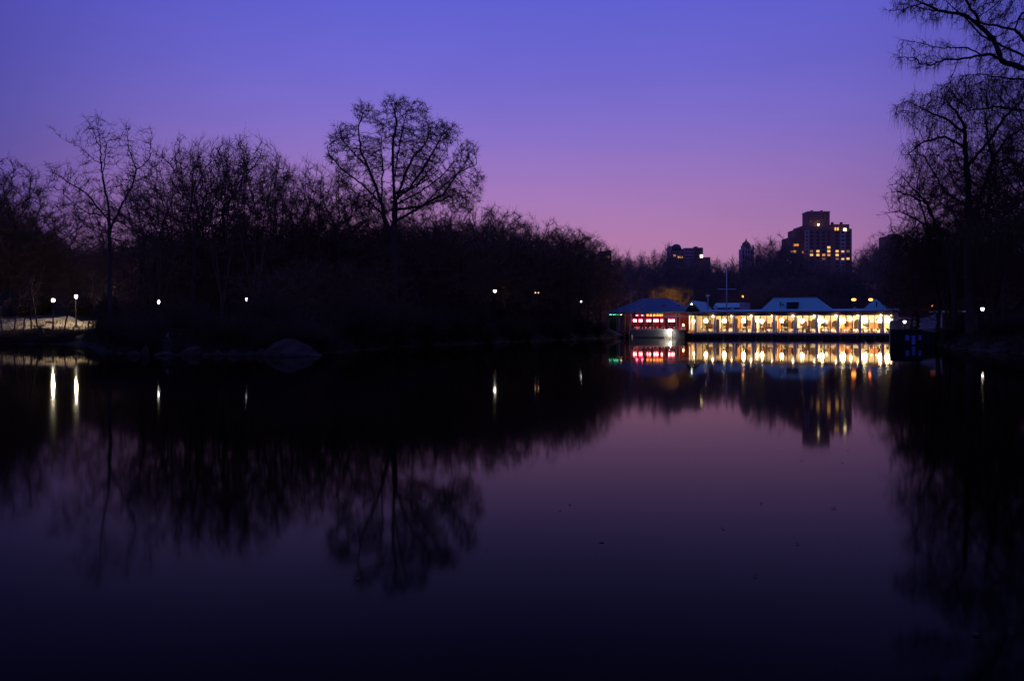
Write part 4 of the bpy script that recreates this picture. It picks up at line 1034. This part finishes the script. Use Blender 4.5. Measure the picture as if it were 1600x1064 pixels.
# --- skyline of the left woods
place(DENSE[1], 16, 244, 146, 'rounded bare tree at the far left edge above the pair of lamps', None, sxy=1.1, name='round_tree')
place(DENSE[2], 52, 292, 150, 'lower rounded bare tree beside the far left one, right above the left lamp', None, sxy=1.1, name='round_tree')
place(DENSE[0], -22, 270, 150, 'bare tree cut off by the left edge of the view', None, sxy=1.0)
G1, LB1 = 'many-stemmed trees of the left thicket', 'upright many-stemmed bare tree in the thicket between the forked tree and the tall oak'
for k, (px, top, d) in enumerate([(250, 258, 96), (272, 226, 101), (296, 208, 99), (322, 203, 104), (348, 206, 98), (374, 208, 103), (398, 213, 99), (420, 226, 105), (440, 238, 108), (462, 226, 110), (484, 238, 107), (506, 250, 113), (526, 262, 110), (340, 214, 112), (300, 222, 114), (392, 222, 114), (238, 280, 106)]):
    place(RND[k % 3] if k in (2, 5, 8, 12) else VASE[k % 3], px, top + (rp_.uniform(-4, 10)), d, 'bare tree of the dense upright thicket %s, %s' % ('left of the rail' if px < 262 else 'over the rail and small sign' if px < 318 else 'above the row of boulders' if px < 400 else 'above the sloping rock' if px < 470 else 'next to the tall oak', 'in front' if d < 105 else 'behind'), G1, sxy=rp_.uniform(.8, 1.05))
SKY = np.array([(-120, 270), (0, 290), (80, 352), (130, 360), (200, 352), (235, 330), (265, 342), (305, 318), (345, 338), (385, 316), (425, 334), (470, 318), (505, 336), (545, 322), (575, 334), (600, 330), (700, 320), (780, 326), (840, 345), (900, 354), (940, 388), (970, 396), (1045, 390), (1080, 395), (1130, 410), (1165, 400), (1205, 372), (1245, 380),
                (1265, 412), (1330, 410), (1350, 384), (1390, 366), (1420, 372), (1700, 360)], float)
def sky(px): return float(np.interp(px, SKY[:, 0], SKY[:, 1]))
G2, LB2 = 'trees on the slope right of the oak', 'bare twiggy tree on the falling skyline right of the tall oak'
for k, (px, d) in enumerate([(752, 124), (772, 132), (790, 127), (808, 134), (826, 140), (845, 138), (862, 150), (918, 165), (936, 172), (700, 128), (725, 120), (668, 134)]):
    if not clear(px, d, 34): d += 22
    place((DENSE + RND)[k % 5], px, sky(px) + rp_.uniform(-6, 8), d, LB2 + (' directly beside it' if px < 765 else ' above the bright lamp' if px < 812 else ' before the rounded tree' if px < 870 else ' at the pavilion end'), G2, sxy=rp_.uniform(.85, 1.1))
for px, top, d, w in ((108, 312, 148, 'lowest'), (146, 296, 150, 'middle'), (206, 268, 102, 'tallest'), (232, 250, 105, 'closest to the thicket')):
    place(RND[int(px) % 3], px, top, d, 'open bare tree behind the forked tree, the %s one there' % w, 'trees behind the forked tree', sxy=.95)
for px, top, d in ((310, 262, 108), (372, 256, 109), (436, 258, 112), (512, 270, 116)):
    place((RND + DENSE)[int(px) % 4], px, top, d, 'spreading bare crown inside the many-stemmed thicket %s' % zone(px), G1, sxy=.9)
for px, top, d in ((548, 300, 122), (580, 312, 128), (612, 318, 124), (646, 318, 130), (680, 312, 122), (536, 286, 118)):
    place((DENSE + RND)[int(px) % 6], px, top, d, 'bare tree filling the gap under the tall oak crown, %s of its trunk' % ('left' if px < 600 else 'right'), 'trees under the oak', sxy=1.05)
place(DENSE[1], 889, 350, 152, 'rounded bare tree topping the right end of the left woods', None, sxy=1.0, name='round_tree')
place(RND[1], 912, 356, 156, 'spreading bare tree beside the rounded one at the right end of the left woods', None, sxy=.95)
def far_zone(px):
    for e, w in ((1000, 'behind the left pavilion'), (1040, 'left of the domed building'), (1112, 'below the domed building'), (1155, 'behind the flagpole'), (1185, 'below the slim stone tower'), (1235, 'left of the apartment tower'),
                 (1335, 'in front of the apartment tower'), (1385, 'right of the apartment tower'), (2000, 'behind the dock and shed')):
        if px < e: return w
ROWS = ('front row', 'second row', 'third row', 'fourth row', 'fifth row', 'hindmost row')
G3, LB3 = 'dark tangled trees inside the left woods', 'bare tree lost in the dark tangle of the left woods under the skyline'
cnt = 0
for row, (d0, lift) in enumerate(((92, 70), (108, 50), (124, 40), (142, 25), (165, 15), (190, 5))):
    px = -70
    while px < 945:
        d = d0 + rp_.uniform(-6, 8); x = (px - CX) / F * d
        ds = float(np.interp(px, SH[:, 0], SH[:, 1]))
        if d > ds + 3 and not (px < 165 and 112 < d < 142) and clear(px, d, 34 if px > 700 else 20):
            place((RND + DENSE + VASE)[cnt % 8], px, sky(px) + lift + rp_.uniform(0, 30), d, 'dark bare tree %s, %s' % (zone(px), ROWS[row]), G3, sxy=rp_.uniform(1.0, 1.5)); cnt += 1
        px += rp_.uniform(38, 60) * (100 / d0)
# --- woods behind the restaurant
G4, LB4 = 'distant bare trees behind the restaurant', 'distant bare tree in the dark woods behind the restaurant'
for row, (d0, lift, st) in enumerate(((206, 40, 30), (232, 16, 24), (262, 0, 19))):
    px = 935
    while px < 1470:
        d = d0 + rp_.uniform(-6, 8)
        if not (row == 0 and px < 985):
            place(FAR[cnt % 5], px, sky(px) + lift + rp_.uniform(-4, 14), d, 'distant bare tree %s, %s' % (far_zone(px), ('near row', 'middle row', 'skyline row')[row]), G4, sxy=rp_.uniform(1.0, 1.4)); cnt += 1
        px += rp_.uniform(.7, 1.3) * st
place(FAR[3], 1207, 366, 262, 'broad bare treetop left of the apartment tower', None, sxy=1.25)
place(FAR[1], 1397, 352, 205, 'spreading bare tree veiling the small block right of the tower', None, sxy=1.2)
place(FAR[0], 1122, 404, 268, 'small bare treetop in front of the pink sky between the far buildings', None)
# --- right bank filler
G5, LB5 = 'trees behind the right willows', 'bare tree in the dark mass behind the right hand willows'
for row, (d0, lift) in enumerate(((132, 40), (150, 15), (172, 0))):
    px = 1425
    while px < 1720:
        d = d0 + rp_.uniform(-5, 6)
        if clear(px, d, 8): place((DENSE + RND)[cnt % 5], px, sky(px) + lift + rp_.uniform(0, 25), d, 'bare tree behind the right willows, %s, %s' % ('above the shed' if px < 1515 else 'near the white lamp' if px < 1570 else 'at the right edge', ('near row', 'middle row', 'far row')[row]), G5, sxy=rp_.uniform(.9, 1.2)); cnt += 1
        px += rp_.uniform(28, 46)
# --- the far side of the woods that reads as one mass of twigs
def tangle(name, px0, px1, d0, d1, lift, n, label, seed, length=2.6, r=.03):
    q = np.random.default_rng(seed); px = q.uniform(px0, px1, n); d = q.uniform(d0, d1, n); x = (px - CX) / F * d; g0 = height(x, d)
    topz = EYE + (HY - (np.interp(px, SKY[:, 0], SKY[:, 1]) + lift + 14 * np.sin(px * .13 + seed) * np.sin(px * .047) + 9 * np.sin(px * .31 + 2 * seed) + q.uniform(-14, 16, n))) / F * d
    z = g0 - .3 + np.maximum(topz - length - g0, 1) * q.random(n) ** .9
    dr = norm(np.stack([q.normal(0, .55, n), q.normal(0, .55, n), np.abs(q.normal(.8, .4, n))], -1)); ln = length * q.uniform(.6, 1.3, (n, 1))
    a = np.stack([x, d, z], -1); b = a + dr * ln * .5; c = b + norm(dr + q.normal(0, .5, (n, 3))) * ln * .5
    v1, t1 = strands(np.stack([a, b, c], 1), q.uniform(.6, 1.3, n) * r)
    o = link(name, mesh_np(name, v1, t1, M['twig_far'])); tag(o, label, 'woods', kind='stuff'); TRI[0] += len(t1)
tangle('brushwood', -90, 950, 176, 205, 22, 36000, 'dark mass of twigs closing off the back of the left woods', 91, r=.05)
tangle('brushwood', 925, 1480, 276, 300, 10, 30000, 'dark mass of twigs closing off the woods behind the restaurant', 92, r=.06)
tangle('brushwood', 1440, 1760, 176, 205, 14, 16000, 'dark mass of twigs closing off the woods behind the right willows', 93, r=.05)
def brush(name, px0, px1, o0, o1, n, label, seed, hgt=.9, keep=None, matn='twig_dark'):
    q = np.random.default_rng(seed); px = q.uniform(px0, px1, n); d = np.interp(px, SH[:, 0], SH[:, 1]) + o0 + (o1 - o0) * q.random(n) ** 1.6; x = (px - CX) / F * d
    z = height(x, d); ok = (z > .02) & ~((px > 253) & (px < 267) & (d < 75))
    px, d, x, z = px[ok], d[ok], x[ok], z[ok]; n = len(px)
    dr = norm(np.stack([q.normal(0, .6, n), q.normal(0, .6, n), np.abs(q.normal(.7, .4, n))], -1)); ln = hgt * q.uniform(.3, 1.4, (n, 1)) * (.5 + .8 * (np.sin(px * .11) * np.sin(px * .037 + d) > -.2)[:, None])
    a = np.stack([x, d, z - .05], -1); b = a + dr * ln * .55; c = b + norm(dr + q.normal(0, .7, (n, 3)) - [0, 0, .5]) * ln * .45
    v1, t1 = strands(np.stack([a, b, c], 1), q.uniform(.6, 1.3, n) * .022)
    o = link(name, mesh_np(name, v1, t1, M[matn])); tag(o, label, 'undergrowth', kind='stuff'); TRI[0] += len(t1)
brush('undergrowth', -80, 960, .2, 16, 26000, 'low dry undergrowth matting the left bank', 94)
brush('undergrowth', -80, 175, .2, 6.5, 9000, 'dry stems on the bank below the lamp-lit path', 97, .8)
brush('undergrowth', 1462, 1760, .2, 22, 14000, 'low dry undergrowth matting the right bank', 95, .5)
brush('undergrowth', -80, 178, 8, 24, 2500, 'dead leaves and stems littering the lamp-lit path', 96, .25, matn='leaf')
# --- undergrowth shrubs
G6 = 'shrubs along the left bank'
for k in range(170):
    px = rp_.uniform(-40, 950); ds = float(np.interp(px, SH[:, 0], SH[:, 1])); d = ds + (rp_.uniform(.3, 5) if k % 3 else rp_.uniform(6, 40)) 
    if (px < 165 and d < 134) or (248 < px < 318 and d < 78): continue
    if not clear(px, d, 9): continue
    x = (px - CX) / F * d; s = rp_.uniform(.55, 1.15) * (.6 if px < 520 and d < 78 else 1.0)
    q = SHR[k % 3] if k % 4 else SHRT[k % 2]
    spawn(q, 'shrub', (x, d, gz(x, d) - .1), rp_.uniform(0, 6.28), s, 'leafless bank shrub ' + zone(px) + (' by the water' if k % 3 else ' further back'), 'shrub', G6)
for k in range(36):
    px = rp_.uniform(1475, 1690); ds = float(np.interp(px, SH[:, 0], SH[:, 1])); d = ds + rp_.uniform(3, 45)
    if not clear(px, d, 9): continue
    x = (px - CX) / F * d; spawn(SHR[k % 3], 'shrub', (x, d, gz(x, d) - .1), rp_.uniform(0, 6.28), rp_.uniform(.4, .8), 'leafless shrub on the dark right bank below the willows', 'shrub', 'shrubs along the right bank')

# --- saplings in front of the lit path
for k, (px, lean) in enumerate(((6, -.2), (20, .2), (34, .25), (50, -.1), (62, -.35), (98, .25), (136, .3), (148, -.25))):
    d = rp_.uniform(114.5, 117); x = (px - CX) / F * d; r = np.random.default_rng(60 + k)
    h = r.uniform(5, 9); polys = [[(0, 0, -.3), (lean * 2, 0, h * .4), (lean * 4, r.normal(0, .5), h * .8)]]
    t_ = make_tree(polys, blob(r, 90, (lean * 4, 0, h * .75), (1.8, 1.8, h * .35)), 70 + k, D=.35, dk=.5, di=4, r0=.018, ex=2.0, jit=.35, twig=[dict(rt=.05, per=1, length=.8, r=.016)])
    spawn(t_, 'sapling', (x, d, gz(x, d)), label='thin leaning dark stem in front of the lamp-lit path at far left', group='stems before the lit path'); TRI[0] += t_['tris']

# --- lit trees by the restaurant
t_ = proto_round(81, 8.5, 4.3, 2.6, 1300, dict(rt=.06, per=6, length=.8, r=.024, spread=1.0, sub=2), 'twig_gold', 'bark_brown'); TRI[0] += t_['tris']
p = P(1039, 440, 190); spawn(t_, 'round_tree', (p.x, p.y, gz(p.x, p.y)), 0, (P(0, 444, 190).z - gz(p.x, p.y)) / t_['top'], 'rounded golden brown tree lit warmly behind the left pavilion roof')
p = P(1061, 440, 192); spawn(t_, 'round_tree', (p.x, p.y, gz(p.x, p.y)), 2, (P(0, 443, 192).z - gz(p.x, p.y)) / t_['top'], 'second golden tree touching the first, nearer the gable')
t_ = proto_vase(82, 9, 3.2, 4, 260); t_['crown'].materials.clear(); t_['crown'].materials.append(M['twig_red']); TRI[0] += t_['tris']
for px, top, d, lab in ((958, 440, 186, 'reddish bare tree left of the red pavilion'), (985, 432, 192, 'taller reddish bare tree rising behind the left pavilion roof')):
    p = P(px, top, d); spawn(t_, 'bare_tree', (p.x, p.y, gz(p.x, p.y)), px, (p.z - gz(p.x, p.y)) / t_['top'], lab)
# pale birch leaning by the quay
b = BW(u_at(983.5, -3), -3, 0); r = np.random.default_rng(9); k = b.y / F
bl_ = lambda px, py, y=0: ((px - 983.5) * k, y, (527 - py) * k)
t_ = make_tree([[bl_(983.5, 532), bl_(983.5, 515), bl_(986, 492, .1), bl_(986.5, 470, .1), bl_(985, 455)], [bl_(986, 487), bl_(993, 478, -.3), bl_(1003, 472, -.4)], [bl_(986, 484), bl_(996, 483, .2), bl_(1007, 477, .2)]],
               blob(r, 110, bl_(990, 468), (2.4, 1.6, 2.6)), 83, D=.35, dk=.6, di=3, r0=.017, ex=1.9, rsplit=.05, jit=.3, bark='bark_pale', twigm='bark_pale', twig=[dict(rt=.05, per=1, length=.7, r=.013)]); TRI[0] += t_['tris']
spawn(t_, 'birch_tree', (b.x, b.y, 0), label='slim pale birch at the water edge before the red pavilion')
t_ = make_tree([[(0, 0, -.4), (.1, 0, 4), (0, .1, 9), (.1, 0, 12)]], blob(r, 60, (0, 0, 10), (1, 1, 2.5)), 84, D=.4, dk=.6, di=3, r0=.018, ex=1.9, rsplit=.03, bark='bark_pale', twigm='twig_red', twig=[dict(rt=.05, per=1, length=.7, r=.013)]); TRI[0] += t_['tris']
p = P(935, 0, 172); spawn(t_, 'birch_tree', (p.x, p.y, gz(p.x, p.y)), 0, .8, 'thin straight pale trunk standing left of the green lit eave')
# fallen pale branches at the left of the quay
r = np.random.default_rng(10)
fb = thing('fallen_branch', 'pale fallen branches slanting down to the water left of the birch', 'branch', (P(966, 0, 172).x, 172, 0))
mbr = MB()
for k in range(5):
    x0 = -3.8 + k * .5 + r.uniform(-.3, .3); mbr.tube((x0, r.uniform(-.6, .6), 1.9 + r.uniform(-.5, .7)), (x0 + 2.2 + r.uniform(0, .8), r.uniform(-1, .3), .15 + r.uniform(-.1, .5)), .05, .025, 5)
mbr.build('limb', M['bark_pale'], fb)
mbr = MB()
for k in range(40):
    x0 = r.uniform(-3.8, 1.2); z0 = max(.1, 1.4 - .4 * (x0 + 2)) + r.uniform(-.2, .2); mbr.tube((x0, -.3, z0), (x0 + r.uniform(-.4, .9), r.uniform(-.8, .3), z0 + r.uniform(-.5, .45)), .018, .008, 3)
mbr.build('twig', M['bark_pale'], fb)

# --- willows on the right
def willow(polys, att, seed, droop=4.5, D=.42, dk=.7, r0=.013, per=2, rt=.03, di=4, spread=.7):
    return make_tree(polys, att, seed, D=D, dk=dk, di=di, jit=.27, r0=r0, ex=2.12, trop=(0, 0, .05), twigm='twig_willow',
                     twig=[dict(rt=.035, per=2, length=.85, r=.017, spread=.85, bias=(0, 0, .1), sub=2), dict(rt=rt, per=per, length=1, r=.013, droop=droop, spread=spread)])
b, L_, S_ = hero(1516, 532, 93); rg_ = np.random.default_rng(3)
polys = [[L_(1516, 536), L_(1514, 440), L_(1515, 360, .3), L_(1513, 290), L_(1510, 240, .3), L_(1508, 205), L_(1498, 180, .4), L_(1480, 165)],
         [L_(1515, 370, .3), L_(1536, 320, 1), L_(1556, 275, 1.5), L_(1563, 248, 1.5), L_(1556, 222, 1.6), L_(1552, 190, 1.4)],
         [L_(1510, 235, .3), L_(1485, 215, 1.2), L_(1455, 222, 1.6), L_(1432, 240, 1.8)],
         [L_(1509, 215), L_(1470, 196, -1.2), L_(1440, 186, -1.6), L_(1405, 172, -2)],
         [L_(1514, 330), L_(1490, 300, 2), L_(1460, 240, 2.5), L_(1425, 240, 2.6)],
         [L_(1563, 250, 1.5), L_(1590, 215, 2), L_(1615, 200, 2)], [L_(1512, 265), L_(1535, 225, -2), L_(1548, 200, -2.4), L_(1575, 170, -2.6)],
         [L_(1516, 380), L_(1560, 340, -2), L_(1600, 300, -3), L_(1640, 290, -3)]]
att = np.concatenate([blob(rg_, 650, L_(1470, 175), (S_(62), 4, S_(38))), blob(rg_, 650, L_(1550, 180), (S_(60), 4, S_(50))), blob(rg_, 450, L_(1460, 235), (S_(48), 4, S_(40))), blob(rg_, 550, L_(1590, 240), (S_(55), 4.5, S_(60))),
                      blob(rg_, 600, L_(1530, 300), (S_(80), 4.5, S_(55)))])
att = np.concatenate([att, blob(rg_, 500, L_(1515, 145), (S_(60), 4, S_(22))), blob(rg_, 500, L_(1590, 175), (S_(50), 4.5, S_(50))), blob(rg_, 300, L_(1425, 172), (S_(30), 3, S_(18))), blob(rg_, 400, L_(1480, 270), (S_(60), 4, S_(40)))])
wl = willow(polys, att, 14, droop=2.4, per=2, dk=.52, D=.36, r0=.0155); TRI[0] += wl['tris']
spawn(wl, 'willow_tree', (b.x, b.y, gz(b.x, b.y) - .3), label='large bare willow on the right bank with two bent main stems and drooping twigs')
b, L_, S_ = hero(1488, 532, 101); rg_ = np.random.default_rng(4)
polys = [[L_(1492, 536), L_(1490, 450), L_(1478, 390), L_(1462, 352, .3), L_(1448, 320), L_(1432, 300, .4), L_(1415, 285), L_(1400, 266)],
         [L_(1462, 352), L_(1450, 310, 1), L_(1452, 285, 1.2), L_(1445, 262, 1.4)], [L_(1448, 322), L_(1420, 312, -1), L_(1395, 306, -1.4), L_(1376, 308, -1.6)],
         [L_(1470, 368), L_(1440, 345, 1), L_(1415, 330, 1.6), L_(1385, 335, 2)], [L_(1480, 390), L_(1500, 350, -1), L_(1510, 320, -1.5)], [L_(1485, 415), L_(1450, 385, -1.5), L_(1420, 378, -2), L_(1395, 385, -2)]]
att = np.concatenate([blob(rg_, 200, L_(1415, 305), (S_(34), 3, S_(32))), blob(rg_, 260, L_(1450, 320), (S_(36), 3.5, S_(50))), blob(rg_, 300, L_(1440, 370), (S_(50), 4, S_(28))), blob(rg_, 260, L_(1505, 350), (S_(50), 4, S_(45)))])
w2 = make_tree(polys, att, 15, D=.4, dk=.6, di=4, jit=.28, r0=.023, ex=2.1, twigm='twig_willow', twig=[dict(rt=.05, per=3, length=.95, r=.018, spread=.8, bias=(0, 0, .15), sub=2)]); TRI[0] += w2['tris']
spawn(w2, 'bare_tree', (b.x, b.y, gz(b.x, b.y) - .3), label='lower bare tree leaning left over the restaurant end with forked spiky limbs')
b, L_, S_ = hero(1570, 540, 89); rg_ = np.random.default_rng(6)
polys = [[L_(1570, 540), L_(1566, 470), L_(1572, 420), L_(1580, 380)], [L_(1570, 430), L_(1545, 395, 1), L_(1525, 380, 1.4)], [L_(1578, 385), L_(1610, 350, 1)], [L_(1575, 400), L_(1560, 370, -1.5)]]
att = np.concatenate([blob(rg_, 420, L_(1545, 375), (S_(70), 5, S_(30))), blob(rg_, 360, L_(1610, 365), (S_(60), 5, S_(40)))])
w3 = willow(polys, att, 16, droop=7.5, per=3, rt=.05); TRI[0] += w3['tris']
spawn(w3, 'willow_tree', (b.x, b.y, gz(b.x, b.y) - .3), label='low willow at the right edge whose long hanging twigs reach the bank')
place(RND[2], 1590, 196, 108, 'tall dense bare tree filling the space behind the large willow', None, sxy=1.1)
place(DENSE[2], 1640, 170, 112, 'tall dense bare tree cut by the right edge of the view', None, sxy=1.1)
place(RND[0], 1535, 176, 106, 'tall bare crown behind the fork of the large willow', None, sxy=.95)
place(RND[1], 1462, 226, 108, 'bare crown above the leaning spiky tree on the right bank', None, sxy=.8)
place(RND[2], 1612, 128, 104, 'tallest bare crown behind the overhanging limbs at the right edge', None, sxy=.9)
place(DENSE[0], 1490, 318, 112, 'dense bare tree low behind the leaning spiky tree', None, sxy=1.15)
place(DENSE[1], 1555, 290, 110, 'dense bare tree between the two bent willow stems', None, sxy=1.2)
place(VASE[1], 1552, 330, 99, 'many-stemmed bare tree close against the main willow trunk', None, sxy=1.2)
place(RND[1], 1608, 250, 96, 'broad bare tree half cut off by the right edge below the overhanging limbs', None, sxy=1.1)
place(DENSE[2], 1432, 352, 118, 'dense bare tree at the left foot of the right bank woods', None, sxy=1.1)
# curtain willow over the shed
b, L_, S_ = hero(1472, 530, 107); rg_ = np.random.default_rng(16)
polys = [[L_(1480, 536), L_(1476, 450), L_(1468, 400), L_(1455, 372)], [L_(1470, 410), L_(1440, 380, 1), L_(1415, 372, 1.5)], [L_(1473, 420), L_(1500, 380, -1), L_(1520, 365, -1)]]
att = np.concatenate([blob(rg_, 350, L_(1440, 375), (S_(48), 4, S_(26))), blob(rg_, 300, L_(1495, 365), (S_(50), 4, S_(28)))])
w5 = willow(polys, att, 18, droop=8.5, per=3, rt=.05, dk=.55); TRI[0] += w5['tris']
spawn(w5, 'willow_tree', (b.x, b.y, gz(b.x, b.y) - .3), label='brownish willow whose hanging twigs form a curtain over the dark dock and shed')
# overhanging limbs at the top right
b, L_, S_ = hero(1735, 548, 80); rg_ = np.random.default_rng(7)
polys = [[L_(1735, 556), L_(1730, 420), L_(1720, 300), L_(1700, 220), L_(1660, 160), L_(1600, 131), L_(1569, 119, .3), L_(1552, 84), L_(1532, 61, .4), L_(1507, 47), L_(1465, 35, .5), L_(1441, 29), L_(1410, 38, .4), L_(1379, 40)],
         [L_(1575, 121), L_(1540, 112, -.6), L_(1494, 121, -1), L_(1465, 124, -1.2), L_(1443, 133, -1.2), L_(1418, 137, -1.4)],
         [L_(1530, 113, -.6), L_(1494, 107, -1.6), L_(1453, 110, -2), L_(1418, 103, -2.1), L_(1389, 98, -2.2)],
         [L_(1443, 133, -1.2), L_(1425, 130, -1.4), L_(1416, 118, -1.5)],
         [L_(1700, 220), L_(1650, 120, 1.5), L_(1600, 92, 2), L_(1555, 68, 2.2), L_(1530, 40, 2.3), L_(1500, 12, 2.4)],
         [L_(1650, 118, 1.5), L_(1610, 56, 2.5), L_(1565, 44, 3), L_(1520, 28, 3), L_(1480, 22, 3), L_(1430, 8, 3.2)],
         [L_(1700, 220), L_(1690, 120, -2), L_(1650, 40, -3), L_(1610, -20, -3), L_(1560, -50, -3)],
         [L_(1720, 300), L_(1760, 200, 1), L_(1790, 110, 2)], [L_(1532, 61), L_(1500, 30, -1), L_(1470, 5, -1.5), L_(1445, -12, -1.8)],
         [L_(1441, 29), L_(1420, 15, .5), L_(1398, 8, .5)], [L_(1700, 220), L_(1650, 185, -1), L_(1600, 160, -2), L_(1550, 158, -2.4), L_(1505, 152, -2.6), L_(1470, 158, -2.6)],
         [L_(1710, 260), L_(1660, 230, 1), L_(1615, 190, 1.6), L_(1570, 182, 2), L_(1530, 190, 2)]]
att = np.concatenate([blob(rg_, 600, L_(1480, 25), (S_(92), 3.5, S_(34))), blob(rg_, 520, L_(1560, 35), (S_(70), 4, S_(70))), blob(rg_, 220, L_(1450, 112), (S_(58), 2.5, S_(24))), blob(rg_, 200, L_(1580, 110), (S_(55), 4, S_(40))), blob(rg_, 420, L_(1545, 160), (S_(80), 4, S_(26))),
                      blob(rg_, 400, L_(1690, 40), (S_(110), 6, S_(120)))])
w4 = willow(polys, att, 17, droop=1.5, dk=.5, D=.34, di=3, r0=.018); TRI[0] += w4['tris']
spawn(w4, 'willow_tree', (b.x, b.y, gz(b.x, b.y) - .3), label='near willow rooted beyond the right edge, its dark limbs overhanging the top right corner')
print('TREE TRIS', TRI[0], 'oak', oak['tris'], 'willow', wl['tris'], w2['tris'], w3['tris'], w4['tris'], 'protos', [q['tris'] for q in RND + DENSE + VASE + SHR], 'infill', cnt, 'oak dz', OAK_DZ)
